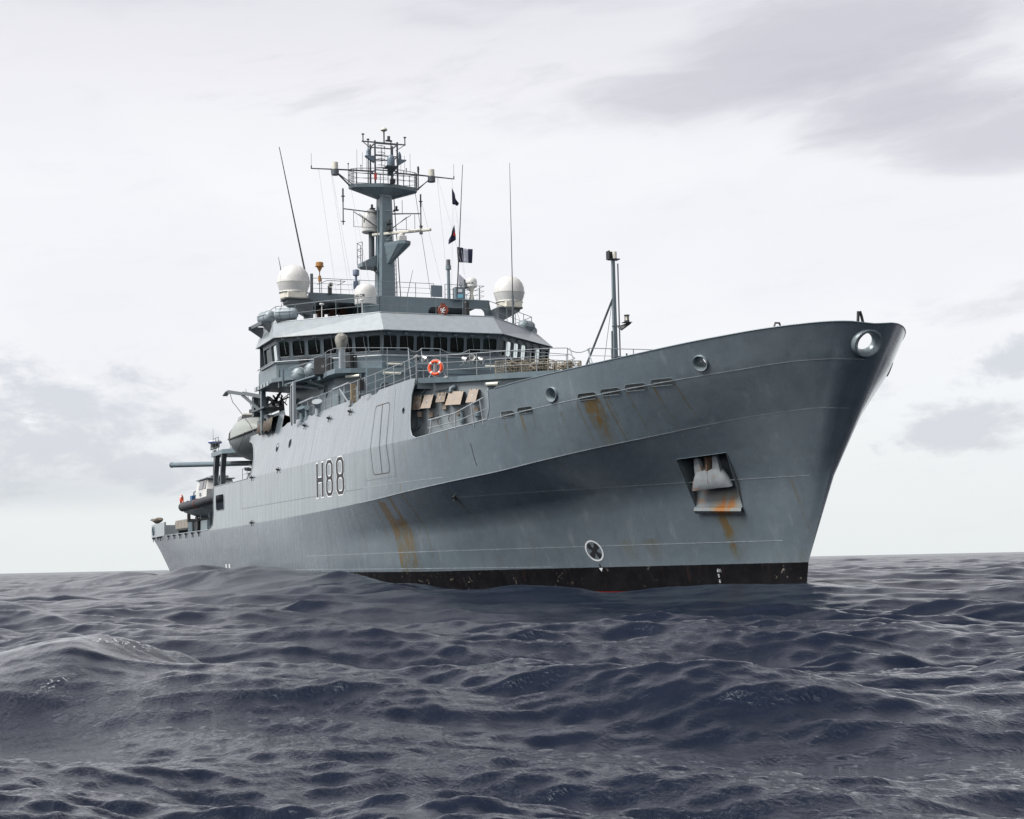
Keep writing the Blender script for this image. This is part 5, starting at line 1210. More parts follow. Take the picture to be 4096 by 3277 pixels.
# long yard with white antenna drums near its ends
for sd_ in (-1, 1):
    m_ = MB(); m_.tube([(X0,.7*sd_,25.12),(X0,2.2*sd_,25.10),(X0,4.55*sd_,25.02)], [.05,.05,.035], 6); m_.tube([(X0,2.1*sd_,24.1),(X0,3.0*sd_,24.95)], .03, 5); m_.tube([(X0+.3,2.0*sd_,24.1),(X0+.05,3.0*sd_,24.9)], .03, 5); m_.tube([(X0-.3,2.0*sd_,24.1),(X0-.05,3.0*sd_,24.9)], .03, 5); mp('yard', m_, 'dgrey')
    m_ = MB(); m_.cyl((X0,3.08*sd_,24.72),(X0,3.08*sd_,25.06),.235); m_.m = 1; m_.cyl((X0,3.08*sd_,25.06),(X0,3.08*sd_,25.50),.195,.185); m_.build('antenna_drum', [M['dgrey'], M['cream']], mast, True)
    m_ = MB(); m_.cyl((X0,4.55*sd_,25.0),(X0,4.55*sd_,25.2),.035); m_.cyl((X0,4.55*sd_,25.2),(X0,4.55*sd_,25.95),.010); mp('whip_aerial', m_, 'dark')
    for yy, hh, rr in ((2.25,.35,.05),(1.45,.30,.04)):
        m_ = MB(); m_.cyl((X0,yy*sd_,25.1),(X0,yy*sd_,25.1+hh),.02); m_.cyl((X0,yy*sd_,25.1+hh),(X0,yy*sd_,25.16+hh),rr); mp('aerial', m_, 'dark')
    for yy, hh in ((1.35,1.15),(1.7,1.3),(1.1,.9)): mp('whip_aerial', MB().cyl((X0,yy*sd_,25.1),(X0,yy*sd_,25.1+hh),.010), 'dark')
mp('aerial', MB().cyl((X0+.2,2.15,24.1),(X0+.2,2.15,25.2),.03).cyl((X0+.2,2.15,25.2),(X0+.2,2.15,25.58),.06), 'dark')
# topmast frame
m_ = MB()
for x in (X0-.5, X0+.5):
    for y in (-.70,.72): m_.bar((x,y,24.2),(x,y,26.92),.09)
for z in (25.1,26.0,26.75):
    for x in (X0-.5, X0+.5): m_.bar((x,-.7,z),(x,.72,z),.06)
    for y in (-.7,.72): m_.bar((X0-.5,y,z),(X0+.5,y,z),.06)
m_.bar((X0,-1.38,26.95),(X0,1.42,26.93),.07); m_.bar((X0,-1.3,26.92),(X0,-.75,26.5),.04); m_.bar((X0,1.35,26.9),(X0,.77,26.5),.04); m_.bar((X0,-1.0,24.2),(X0,-.98,26.95),.06); m_.bar((X0,.48,24.2),(X0,.48,26.9),.06)
mp('topmast', m_, 'dgrey', False)
m_ = MB()
for z in (25.5,25.9,26.3,26.7): m_.tube([(X0-.1+.32*math.cos(t),-.22+.32*math.sin(t),z) for t in [R(-40+k*28) for k in range(10)]], .018, 5)
for a in (0, 1.2, 2.4): m_.bar((X0-.1+.32*math.cos(a),-.22+.32*math.sin(a),25.4),(X0-.1+.32*math.cos(a),-.22+.32*math.sin(a),26.75),.02)
mp('ladder_cage', m_, 'dark')
m_ = MB(); m_.cyl((X0,.04,26.9),(X0,.04,27.72),.045); m_.m = 1; m_.lathe([(.05,-.1),(.21,.0),(.21,.03),(.19,.09),(.12,.16),(.01,.19)], (X0,.04,27.74), 22); m_.build('masthead_dome', [M['dark'], M['cream']], mast, True)
for y, hh in ((-1.3,.42),(1.38,.42),(-.98,.12),(.48,.12)): mp('masthead_light', MB().cyl((X0,y,26.95),(X0,y,26.95+hh),.035).cyl((X0,y,26.95+hh),(X0,y,27.0+hh),.09), 'dark')
m_ = MB(); m_.box((X0+.55,.15,26.95),(.2,.35,.06)); m_.cyl((X0+.6,.15,26.98),(X0+.6,.15,27.22),.09); mp('navigation_light', m_, 'dark')
for sd_, z in ((-1,25.95),(1,25.85)):
    m_ = MB(); y = 1.08*sd_ if sd_ < 0 else .92; m_.lathe([(.10,0),(.15,.02),(.14,.06),(.12,.10),(.12,.26),(.09,.4),(.04,.52),(.01,.54)], (X0+.3,y,z), 18); m_.extr([(X0+.3,.7*sd_,z+.02),(X0+.3,1.3*sd_,z+.02),(X0+.3,1.3*sd_,z-.05),(X0+.3,.75*sd_,z-.4)], (.2,0,0)); mp('tapered_antenna', m_, mat('blue_grey_dome', (.13,.17,.21), .4) if sd_ < 0 else bpy.data.materials['blue_grey_dome'])
m_ = MB(); m_.lathe([(.23,0),(.24,.05),(.24,.42),(.21,.58),(.12,.69),(.01,.72)], (X0+.9,.18,25.28), 24); mp('sensor_dome', m_, bpy.data.materials['blue_grey_dome'])
m_ = MB(); m_.box((X0+.85,.18,25.23),(.8,.75,.06)); m_.extr([(X0+1.2,.5,25.2),(X0+1.2,-.15,25.2),(X0+.4,.1,24.85),(X0+.4,.3,24.85)], (0,0,-.04)); mp('sensor_bracket', m_, 'dgrey', False)
# lower yards with dipole aerials
for sd_ in (-1, 1):
    e = 2.55 if sd_ < 0 else 2.3; m_ = MB()
    m_.bar((X0,.35*sd_,22.55),(X0,e*sd_,22.68),.06); m_.bar((X0,.45*sd_,21.65),(X0,(e-.6)*sd_,22.55),.04); m_.bar((X0+.15,.45*sd_,21.6),(X0+.15,(e-.9)*sd_,22.4),.03); m_.bar((X0,.5*sd_,21.62),(X0,1.95*sd_,21.62),.025); m_.bar((X0,1.95*sd_,21.6),(X0,1.95*sd_,22.6),.025); m_.bar((X0,1.4*sd_,21.6),(X0,1.4*sd_,22.3),.025); m_.bar((X0-.4,.45*sd_,22.6),(X0,1.9*sd_,22.66),.04)
    mp('lower_yard', m_, 'dgrey', False)
    m_ = MB(); m_.cyl((X0,(e+.05)*sd_,21.70),(X0,(e+.05)*sd_,23.95 if sd_ < 0 else 23.75),.035)
    for z in (21.9,23.45): m_.tube([(X0+.12*math.cos(t),(e+.05)*sd_+.12*math.sin(t),z) for t in [2*math.pi*k/10 for k in range(10)]], .014, 4, closed=True); m_.bar((X0,(e+.05)*sd_-.13,z),(X0,(e+.05)*sd_+.13,z),.03)
    m_.cyl((X0,(e+.05)*sd_,23.1),(X0,(e+.05)*sd_,23.9),.05); mp('dipole_aerial', m_, 'dark')
    m_ = MB(); m_.box((X0,(.75)*sd_,22.8),(.3,.3,.05)); m_.cyl((X0,.78*sd_,22.82),(X0,.78*sd_,23.05),.07); m_.bar((X0,.4*sd_,22.62),(X0,.78*sd_,22.8),.05); mp('navigation_light', m_, 'dark')
mp('whip_aerial', MB().cyl((X0,1.15,22.6),(X0,1.15,23.45),.016), 'dark'); mp('aerial_base', MB().cyl((X0,2.35,21.4),(X0,2.35,21.85),.11,.08), 'dgrey')
# radar on its bracket, scanner turned across
m_ = MB(); m_.extr([(X0+.5,.40,20.1),(X0+.5,-.25,19.6),(X0+1.9,.9,20.52),(X0+1.9,1.15,20.62),(X0+.5,1.35,20.62),(X0+.4,.4,20.62)], (0,0,.001)); 
PR = [(X0+.3,-.35),(X0+1.5,.35),(X0+1.75,.75),(X0+1.55,1.15),(X0+.9,1.3),(X0+.2,.6)]
m_ = MB(); m_.prism(PR, 20.42, 20.60); m_.loft([[(x,y,20.42) for x,y in PR], [(X0+.45+(x-X0)*.12, y*.25-.1, 19.35) for x,y in PR]], closed=True); mp('radar_platform', m_, 'grey', False)
m_ = MB(); m_.box((X0+1.2,.70,20.78),(.5,.5,.34)); m_.cyl((X0+1.2,.70,20.92),(X0+1.2,.70,21.10),.2); mp('radar_gearbox', m_, 'white', bevel=.04)
sc_a = Vector((X0+1.2,.70,21.18)); dsc = V(.9,1,.0).normalized()
m_ = MB(); m_.bar(sc_a-dsc*1.92, sc_a+dsc*1.92, .26, .15); o = m_.build('radar_scanner', M['cream'], mast, bevel=.03)
text3d('KELVIN HUGHES', .085, M['markblack'], 'scanner_lettering', o, lambda a, b: sc_a+dsc*(a+.95)+V(.093,-.084,0)*1.08+V(0,0,b-.045))
mp('radar_rail', MB().tube([(X0+.6,-.1,20.6),(X0+.7,0,20.85),(X0+1.3,.1,20.95),(X0+1.35,.1,20.6)], .02, 5), 'rail')
# after bracket with the second dome
m_ = MB(); PB = [(X0+.1,-.45),(X0+.1,-1.45),(X0-.5,-1.6),(X0-1.1,-1.2),(X0-1.1,-.3)]
m_.prism(PB, 19.2, 19.4); m_.loft([[(x,y,19.4) for x,y in PB],[(x,y*.2-.35,19.9) for x,y in PB]], closed=True); mp('dome_platform', m_, 'grey', False)
m_ = MB()
for z in (19.9,20.3,20.7): m_.tube([(x,y,z) for x,y in PB[1:4]], .018, 5)
for x, y in PB[1:4]: m_.bar((x,y,19.4),(x,y,20.7),.035)
mp('platform_rail', m_, 'dgrey')
m_ = MB(); c = V(X0-.7,-.62,21.45); m_.lathe([(.55,0),(.60,.05),(.60,.15),(.61,.5),(.60,.85),(.52,1.15),(.36,1.35),(.15,1.44),(.01,1.46)], c, 30); o = mp('satellite_dome', m_, 'white'); MB().cyl(c-V(0,0,2.0), c, .18).build('dome_stand', M['dgrey'], o, True)
m_ = MB(); m_.add([oncyl(c, .615, -1.1, .55)(a, b) for a, b in ((-.05,0),(.05,0),(.05,.2),(-.05,.2))], [(0,1,2,3)]); m_.build('dome_marking', M['markblack'], o)
# rungs, pipes, lights up the mast
m_ = MB()
for k in range(5): z = 19.9+k*.9; m_.tube([(X0+.56,-.1,z),(X0+.66,-.1,z),(X0+.66,.2,z),(X0+.56,.2,z)], .015, 4)
mp('mast_rung', m_, 'rail'); mp('mast_pipe', MB().tube([(X0+.3,-.55,17),(X0+.3,-.55,19.3),(X0+.25,-.5,19.6),(X0+.25,-.5,22.9)], .05, 6), 'grey')
m_ = MB(); m_.bar((X0+.35,.62,17),(X0+.35,.58,20.2),.035); m_.bar((X0+.05,.62,17),(X0+.05,.58,20.2),.035)
for k in range(11): m_.bar((X0+.35,.61,17.1+k*.28),(X0+.05,.61,17.1+k*.28),.02)
mp('mast_ladder', m_, 'dgrey')
for z in (21.75,21.35): m_ = MB(); m_.box((X0+.75,.05,z),(.35,.3,.04)); m_.cyl((X0+.8,.05,z),(X0+.8,.05,z+.24),.09); mp('navigation_light', m_, 'dark')
mp('navigation_light', MB().box((X0+.3,-.8,18.95),(.3,.3,.04)).cyl((X0+.3,-.8,18.97),(X0+.3,-.8,19.2),.09).bar((X0+.3,-.8,18.9),(X0+.3,-.5,18.7),.05), 'dark')
mp('platform_light', MB().box((X0+1.12,.2,24.3),(.2,.3,.25)), 'black'); mp('warning_board', MB().box((X0+.7,-.75,24.65),(.03,.18,.4)), mat('red_notice', (.5,.08,.06), .5))
# halyards and stays
def wire(nm, a, b, r_=.008, mt='wire'): return MB().tube([a, b], r_, 4).build(nm, M[mt], ship)
M['wire'] = mat('pale_halyard', (.42,.43,.46), .7); M['wiredark'] = mat('wire_stay', (.09,.095,.10), .6)
for y0, y1, x1 in ((-4.1,-3.7,-49.5),(-3.35,-2.9,-49.5),(-3.3,-2.75,-49.3)): wire('halyard', (X0,y0,25.0), (x1,y1,17.0), .009)
wire('halyard', (X0,-2.1,24.0), (-49.5,-1.55,17.0), .008); wire('halyard', (X0,-1.9,22.0), (-49.5,-2.15,17.0), .007)
wire('halyard', (X0,3.45,25.0), (-49,3.1,17.0), .009); wire('halyard', (X0,3.5,25.0), (-49,4.1,18.5), .007)
wire('stay', (X0,2.0,24.0), (-49.2,2.05,17.0), .016, 'wiredark'); wire('stay', (X0,2.3,23.9), (-49.2,2.9,17.0), .009); wire('stay', (X0,.6,24.0), (X0,1.0,17.0), .03, 'wiredark')
wire('halyard', (X0,4.4,25.0), (-48.9,4.25,17.3), .008); wire('halyard', (X0,4.5,24.2), (-48.8,3.2,17.6), .007)
# whip aerials
def whip(nm, a, b, r0, r1=None, mt='dark'): return MB().tube([a, b], [r0, r1 or r0*.4], 6).build(nm, M[mt], ship, True)
whip('whip_aerial', (-48.5,-5.8,17.9), (-48.5,-7.3,25.28), .055); whip('whip_aerial', (-50,-6.85,18.2), (-50,-7.03,19.16), .03)
whip('whip_aerial', (-47.0,2.9,16.9), (-47.0,3.38,24.68), .045); whip('whip_aerial', (-46.5,6.2,16.5), (-46.5,6.18,24.88), .035); MB().cyl((-46.5,6.2,14.9),(-46.5,6.2,16.9),.065).build('aerial_mount', M['dgrey'], ship, True)
wire('stay', (-46.5,6.2,16.7), (-48.3,7.6,14.95), .012, 'wiredark'); whip('whip_aerial', (-50.5,.9,17.0), (-50.5,1.35,18.9), .025); whip('whip_aerial', (-48.6,-7.4,15.0), (-48.6,-7.05,16.9), .02)
# foremast with its lantern boards
c = V(-19.8,0,8.77); m_ = MB(); secs = []
for z, w, d in ((8.95,.085,.09),(13.75,.06,.065)): secs.append([(-19.8+d,-w,z),(-19.8+d,w,z),(-19.8-d,w,z),(-19.8-d,-w,z)])
m_.loft(secs, closed=True, caps=True); fm = m_.build('foremast', M['grey'], ship)
m_ = MB(); m_.box((-19.8,.04,13.80),(.35,.42,.04)); m_.box((-19.85,-.20,13.98),(.30,.04,.36)); m_.box((-19.95,-.02,13.98),(.03,.34,.36)); m_.build('lantern_board', M['black'], fm)
m_ = MB(); m_.cyl((-19.75,.06,13.83),(-19.75,.06,14.12),.09); m_.build('lantern', M['cream'], fm, True)
m_ = MB(); m_.tube([(-19.8,-.05,12.15),(-23.0,-.3,8.8)], .05, 6); m_.build('mast_strut', M['dgrey'], fm, True)
m_ = MB(); m_.cyl((-19.62,.13,8.8),(-19.62,.13,13.6),.03); m_.cyl((-19.7,-.2,8.8),(-19.7,-.18,10.75),.035); m_.build('conduit', M['dgrey'], fm, True)
m_ = MB(); m_.extr([(-19.65,.05,10.95),(-19.3,.42,11.08),(-19.3,.5,11.08),(-19.5,.15,10.8)], (0,.02,-.05)); m_.box((-19.35,.35,11.08),(.32,.34,.03)); m_.cyl((-19.35,.35,11.09),(-19.35,.35,11.16),.11); m_.cyl((-19.35,.35,11.36),(-19.35,.35,11.40),.12)
for a in (0,1.57,3.14,4.7): m_.bar((-19.35+.09*math.cos(a),.35+.09*math.sin(a),11.12),(-19.35+.09*math.cos(a),.35+.09*math.sin(a),11.38),.02)
m_.tube([(-19.62+.16*math.cos(t),-.03+.16*math.sin(t),10.95) for t in [2*math.pi*k/14 for k in range(14)]], .015, 4, closed=True); m_.build('navigation_light', M['dark'], fm)
MB().cyl((-19.35,.35,11.14),(-19.35,.35,11.36),.07).build('lantern', M['cream'], fm, True)
m_ = MB(); m_.tube([(-19.65,.06,9.45),(-19.6,.3,9.42),(-19.4,.55,9.45),(-19.3,.62,9.6)], .06, 6); m_.lathe([(.16,-.05),(.16,.05)], (-19.6,-.02,9.55), 14, (1,0,0)); m_.bar((-19.5,.3,9.4),(-19.3,.8,9.25),.06); m_.bar((-19.45,.35,9.45),(-19.45,.35,9.8),.05); m_.build('mast_winch', M['black'], fm, True)
MB().tube([(-19.8,-.08,12.1),(-20.6,-.2,9.3)], .012, 4).build('mast_line', M['wiredark'], fm)
# lugs on the stem head
m_ = MB(); m_.tube([(-2.0,.05,8.45),(-2.02,.0,8.72),(-2.0,-.06,8.86),(-1.98,-.14,8.86),(-2,-.16,8.45)], .05, 6); m_.build('stem_post', M['dark'], hull, True)
MB().tube([(-3.2,-2.2,8.45),(-3.2,-2.25,8.6),(-3.2,-2.4,8.6),(-3.2,-2.45,8.45)], .035, 6).build('eye_plate', M['dark'], hull, True)
# foredeck machinery seen through the freeing ports
m_ = MB(); m_.cyl((-9.3,-2.6,7.2),(-9.3,2.6,7.2),.42,n=20); m_.box((-9.3,0,7.2),(1.2,.9,1.0)); m_.box((-9.3,-2.7,7.1),(1.0,.3,.9)); m_.build('windlass', M['dgrey'], ship, True)
for x, y in ((-7.4,-2.9),(-12,-4.6),(-13.2,-4.9)):
    m_ = MB(); m_.box((x,y,6.98),(.5,.5,.06)); m_.cyl((x,y,6.95),(x,y,7.55),.16); m_.cyl((x,y,7.55),(x,y,7.6),.2); m_.build('bollard', M['grey'], ship, True)

# added dark strip inboard of the freeing ports, standing in for shade inside
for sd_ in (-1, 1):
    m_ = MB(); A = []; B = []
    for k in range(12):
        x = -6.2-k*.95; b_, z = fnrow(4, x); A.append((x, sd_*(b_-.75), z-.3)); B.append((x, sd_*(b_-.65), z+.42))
    m_.loft([A, B]); m_.build('slot_shade_strip', M['dark'], ship)
# ------------------------------------------------------------ life-saving gear and boats
def lifebuoy(c, nrm, rr, label, tilt=0.0, group=None):
    c = Vector(c); n = Vector(nrm).normalized(); a = n.cross(V(0,0,1)).normalized(); b = a.cross(n)
    t_ = thing('lifebuoy', label, 'lifebuoy', tuple(c-V(0,0,rr)), group)
    m_ = MB(); N_ = 40; m_.tube([c+(a*math.cos(t)+b*math.sin(t))*rr*.80 for t in [2*math.pi*k/N_ for k in range(N_)]], rr*.20, 12, closed=True); m_.build('ring', M['orange'], t_, True)
    for k in range(4):
        t0 = math.pi/4+k*math.pi/2; m_ = MB(); m_.tube([c+(a*math.cos(t)+b*math.sin(t))*rr*.80 for t in [t0-.13+.065*j for j in range(5)]], rr*.212, 12); m_.build('reflective_band', M['reflect'], t_, True)
    m_ = MB(); m_.tube([c+(a*math.cos(t)+b*math.sin(t))*rr*(1.03+.04*math.cos(4*t)) for t in [2*math.pi*k/32 for k in range(32)]], rr*.022, 5, closed=True); m_.build('grab_line', M['markwhite'], t_, True)
    return t_
lifebuoy((-22.72,-6.92,9.40), (.73,-.68,.0), .34, 'orange lifebuoy with silver bands on the forecastle deck rail below the bridge')
m_ = MB(); q = V(-22.78,-6.82,9.0); m_.bar(q+V(-.3,-.3,.0), q+V(0,0,.5), .04); m_.bar(q+V(.3,.3,.0), q+V(0,0,.5), .04); m_.bar(q+V(.02,-.1,.1), q+V(.02,-.1,.75), .12); m_.build('lifebuoy_bracket', M['rail'], ship)
m_ = MB(); m_.tube([q+V(-.45,-.5,-.02),q+V(-.1,-.2,0),q+V(.4,.3,-.02)], .016, 6); m_.build('heaving_line', M['markwhite'], ship, True)
def liferaft(c, axis, L, rr, label, cradle=True, group='liferaft canisters'):
    c = Vector(c); a = Vector(axis).normalized(); t_ = thing('liferaft', label, 'liferaft', tuple(c-V(0,0,rr)), group)
    prof = [(.02,-L/2),(rr*.55,-L/2+.02),(rr*.85,-L/2+.10),(rr*.97,-L/2+.24),(rr,-L/2+.34),(rr,L/2-.34),(rr*.97,L/2-.24),(rr*.85,L/2-.10),(rr*.55,L/2-.02),(.02,L/2)]
    m_ = MB(); m_.lathe(prof, c, 28, a); m_.build('canister', M['raft'], t_, True, sharp=60)
    s_ = a.cross(V(0,0,1)).normalized(); u_ = s_.cross(a); ti = .25; e1 = s_*math.cos(ti)+u_*math.sin(ti)
    m_ = MB(); pts = []
    for k in range(9): x = -L/2-.01+k*(L+.02)/8; r0 = rr*1.015*(1 if abs(x) < L/2-.3 else math.sqrt(max(.0, 1-((abs(x)-(L/2-.34))/.36)**2))); pts.append((x, r0))
    P = [c+a*x+e1*r0 for x, r0 in pts]+[c+a*x-e1*r0 for x, r0 in pts[::-1]]
    m_.tube(P, .035, 6, closed=True); m_.build('joint_flange', M['raft'], t_, True)
    for x in (-.28, .28):
        m_ = MB(); m_.tube([c+a*x+(s_*math.cos(t)+u_*math.sin(t))*rr*1.01 for t in [2*math.pi*k/20 for k in range(20)]], .016, 4, closed=True); m_.build('strap', M['dgrey'], t_, True)
    if cradle:
        m_ = MB()
        for x in (-.35, .35): m_.box(c+a*x-V(0,0,rr*.95), (.12,.5,.22)); 
        m_.bar(c-a*.5-V(0,0,rr*1.05), c+a*.5-V(0,0,rr*1.05), .3, .06); m_.build('cradle', M['dgrey'], t_)
    return t_
liferaft((-43.7,-7.45,11.50), (1,-.12,0), 1.3, .40, 'grey liferaft canister nearest the wing end in the rack under the bridge wing')
liferaft((-42.2,-7.12,11.60), (1,-.12,0), 1.3, .39, 'grey liferaft canister nearest the black box in the rack under the bridge wing')
m_ = MB(); m_.bar((-44.7,-8.3,10.9),(-44.7,-8.3,11.9),.10); m_.bar((-44.2,-8.2,10.9),(-44.2,-8.2,11.85),.09); m_.bar((-44.5,-8.0,11.02),(-40.8,-7.2,11.14),.34,.07); m_.bar((-44.2,-8.1,11.0),(-43.0,-6.5,10.7),.12); m_.bar((-42.3,-7.5,11.05),(-41.9,-6.5,10.7),.12); m_.bar((-44.2,-7.9,11.9),(-40.6,-7.05,12.0),.05); m_.build('liferaft_rack', M['grey'], ship)
m_ = MB(); m_.box((-40.55,-7.0,11.62),(.85,.12,.85),rz=.9); m_.box((-40.8,-6.85,11.62),(.85,.6,.9),rz=.9); o = m_.build('side_light_screen', M['black'], ship)
strokes('12', -.08, -.1, .1, .008, lambda p, q_: V(-40.1+p*.6,-7.1+p*.7,11.6+q_)).build('marking', M['markwhite'], o)
liferaft((-48.9,-8.0,15.38), (1,.25,0), 1.45, .36, 'dark grey liferaft canister overhanging the starboard end of the bridge roof')
liferaft((-46.9,-7.35,15.32), (.5,.85,0), 1.35, .34, 'grey liferaft canister inside the railing at the starboard end of the bridge roof')
liferaft((-46.6,7.1,15.14), (.5,-.85,0), 1.2, .30, 'grey liferaft canister on the far side of the bridge roof nearest the big radome', cradle=False)
liferaft((-48.2,7.9,15.10), (.5,-.85,0), 1.2, .30, 'grey liferaft canister at the far outer end of the bridge roof', cradle=False)
m_ = MB(); m_.extr([(-49.6,-8.05,14.9),(-49.6,-8.9,14.9),(-49.6,-8.9,14.75),(-49.6,-8.05,14.2)], (.12,0,0)); m_.extr([(-47.6,-8.05,14.9),(-47.6,-8.6,14.9),(-47.6,-8.6,14.75),(-47.6,-8.05,14.2)], (.12,0,0)); m_.bar((-50.0,-8.75,14.86),(-47.4,-8.6,14.86),.1,.2); m_.build('raft_bracket', M['dgrey'], ship)

# nets and baskets on the forecastle deck behind the rail
def basket(c, sx, sy, h, label, rz=0.0, fill=9):
    c = Vector(c); Mz = Matrix.Rotation(rz, 3, 'Z'); t_ = thing('stowage_basket', label, 'basket', tuple(c), 'rope baskets on the forecastle deck')
    def q(x, y, z): return c+Mz@V(x, y, z)
    m_ = MB(); x1, y1 = sx/2, sy/2
    for z in (0, h): m_.tube([q(-x1,-y1,z),q(x1,-y1,z),q(x1,y1,z),q(-x1,y1,z)], .022, 5, closed=True)
    for x, y in ((-x1,-y1),(x1,-y1),(x1,y1),(-x1,y1)): m_.bar(q(x,y,0), q(x,y,h), .045)
    m_.build('frame', M['rope'], t_)
    m_ = MB(); rnd = random.Random(int(sx*100))
    for face_ in range(4):
        ex = sx if face_ % 2 == 0 else sy; n = int(ex/.11)
        def e(t, z):
            x = -ex/2+t
            return q(*[(x,-y1,z),(x1,x,z),(-x,y1,z),(-x1,-x,z)][face_])
        for k in range(n+1): m_.tube([e(k*ex/n+rnd.uniform(-.02,.02), z) for z in (0, h*.33, h*.66, h)], .009, 3)
        for k in range(1, int(h/.11)): m_.tube([e(j*ex/6, k*.11+rnd.uniform(-.02,.02)) for j in range(7)], .009, 3)
    m_.build('netting', M['rope'], t_)
    m_ = MB()
    for k in range(fill):
        a = rnd.uniform(0, 6); r0 = rnd.uniform(.12, .25); cx = rnd.uniform(-x1+.3, x1-.3); cy = rnd.uniform(-y1+.25, y1-.25); z = rnd.uniform(.1, h-.08); tl = rnd.uniform(-.5,.5)
        m_.tube([q(cx+r0*math.cos(t), cy+r0*math.sin(t)*math.cos(tl), z+r0*math.sin(t)*math.sin(tl)+.03*math.sin(3*t+a)) for t in [2*math.pi*j/14 for j in range(14)]], .045, 5, closed=True)
    m_.build('coiled_line', M['rope'], t_, True); return t_
basket((-21.1,-4.1,9.0), 1.15, .95, .52, 'net-sided basket of coiled line at the aft end of the row behind the rail', .83)
basket((-20.35,-3.2,9.0), 1.05, .9, .50, 'net-sided basket of coiled line in the middle of the row behind the rail', .83, 12)
basket((-19.8,-2.2,9.0), 1.0, .8, .40, 'net-sided basket of coiled line nearest the gap with the chain', 1.3)
# ------------------------------------------------------------ flags on the signal halyards
def flag(name, label, P, cols, fold=.05, cat='flag', group='signal flags hoisted beside the mast', bands=None):
    """cloth patch between hoist (two points) and fly (two points) with vertical bands"""
    h1, h0, f1, f0 = [Vector(p) for p in P]; nu, nv = 18, 8
    def pt(u_, v_):
        a = h0+(h1-h0)*v_; b = f0+(f1-f0)*v_; p = a+(b-a)*u_
        n = (f1-h1).cross(h0-h1).normalized(); return p+n*fold*math.sin(u_*9+v_*2.0)*(.3+u_)+V(0,0,-.05*math.sin(u_*math.pi)*abs(fold)*4)
    t_ = thing(name, label, cat, tuple(h0), group); edges = bands or [0, 1]
    for k in range(len(edges)-1):
        m_ = MB(); u0, u1 = edges[k], edges[k+1]; n = max(2, int(nu*(u1-u0)))
        m_.loft([[pt(u0+(u1-u0)*i/n, j/nv) for j in range(nv+1)] for i in range(n+1)]); m_.build('band' if len(edges) > 2 else 'cloth', M[cols[k]], t_, True, solid=.006)
    return t_
XF = -50.0
flag('signal_flag', 'dark blue signal flag, uppermost on the halyard right of the mast', [(XF,3.77,24.0),(XF,3.77,23.0),(XF-.1,4.20,23.05),(XF-.1,4.15,22.93)], ['navy'], .06)
ff = flag('signal_flag', 'dark signal flag with a red patch, second down on the halyard', [(XF,3.87,21.72),(XF,3.97,20.80),(XF+.1,3.50,20.75),(XF+.1,3.43,20.45)], ['navy'], .05)
m_ = MB(); m_.extr([(XF+.09,3.86,21.30),(XF+.09,3.94,20.98),(XF+.09,3.74,21.02)], (.01,0,0)); m_.build('red_patch', M['flagred'], ff)
flag('signal_flag', 'blue, white and blue vertically striped signal flag right of the mast', [(XF,4.02,20.36),(XF,4.07,19.42),(XF,5.02,20.26),(XF-.05,5.02,19.42)], ['navy','flagwhite','navy'], .05, bands=[0,.40,.74,1])
flag('signal_flag', 'white signal flag with a dark blue cross, lowest, drooping behind the locker', [(XF,4.12,18.72),(XF,4.10,17.95),(XF-.2,5.05,17.95),(XF-.2,5.0,17.66)], ['flagwhite','navy','flagwhite'], .05, bands=[0,.38,.55,1])

# ------------------------------------------------------------ enclosed lifeboat under its davit
def boat_secs(stations, c, fn):
    return [[Vector(c)+V(*p) for p in fn(*s_)] for s_ in stations]
LBC = V(-57.3,-6.85,9.15)
lb_ = thing('lifeboat', 'enclosed lifeboat with white top and grey hull hanging at the starboard side', 'lifeboat', (-56.4,-6.75,7.7))
def lbs(x, w, zk, zg, dx=0):      # station, half width, keel height, gunwale height
    pts = []
    for k in range(9): a = R(180+90*k/8.0); 
    out = []
    for k in range(-8, 9): t = k/8.0; y = w*math.sin(t*math.pi/2)*1.0; z = zk+(zg-zk)*(1-math.cos(abs(t)*math.pi/2))**.75; out.append((x, y, z))
    return out
m_ = MB(); m_.loft(boat_secs([(-3.7,.25,.15,.28),(-3.4,.72,-.55,.22),(-2.6,1.08,-1.05,.1),(-1.2,1.26,-1.30,.02),(0,1.3,-1.38,.0),(1.3,1.26,-1.32,.02),(2.5,1.0,-1.1,.12),(3.3,.55,-.65,.28),(3.7,.05,-.0,.42)], LBC, lbs)); m_.build('boat_hull', M['dgreyboat'] if 'dgreyboat' in M else mat('boat_grey', (.11,.125,.13), .35, var=.08, dirt=(.2,.19,.17), damt=.3), lb_, True)
def lbt(x, w, zg, zt):
    out = []
    for k in range(-8, 9): t = k/8.0; a = t*math.pi/2; y = w*math.copysign(abs(math.sin(a))**.7, a); z = zg+(zt-zg)*max(0, math.cos(a))**.55; out.append((x, y, z))
    return out
m_ = MB(); m_.loft(boat_secs([(-3.66,.2,.28,.30),(-3.3,.66,.22,.55),(-2.5,1.02,.1,.98),(-1.2,1.2,.02,1.22),(0,1.24,.0,1.28),(1.3,1.2,.02,1.2),(2.4,.96,.12,.92),(3.2,.52,.28,.58),(3.6,.05,.40,.44)], LBC, lbt)); m_.build('canopy', M['boatwhite'], lb_, True, sharp=60)
m_ = MB(); pts = [(-3.68,.1,.29),(-3.4,.72,.23),(-2.6,1.1,.1),(-1.2,1.28,.02),(0,1.32,0),(1.3,1.28,.02),(2.5,1.02,.13),(3.3,.57,.3),(3.72,0,.43)]
m_.tube([LBC+V(x,y,z) for x,y,z in pts]+[LBC+V(x,-y,z) for x,y,z in pts[::-1]], .06, 6, closed=True); m_.build('rubbing_strake', M['black'], lb_, True)
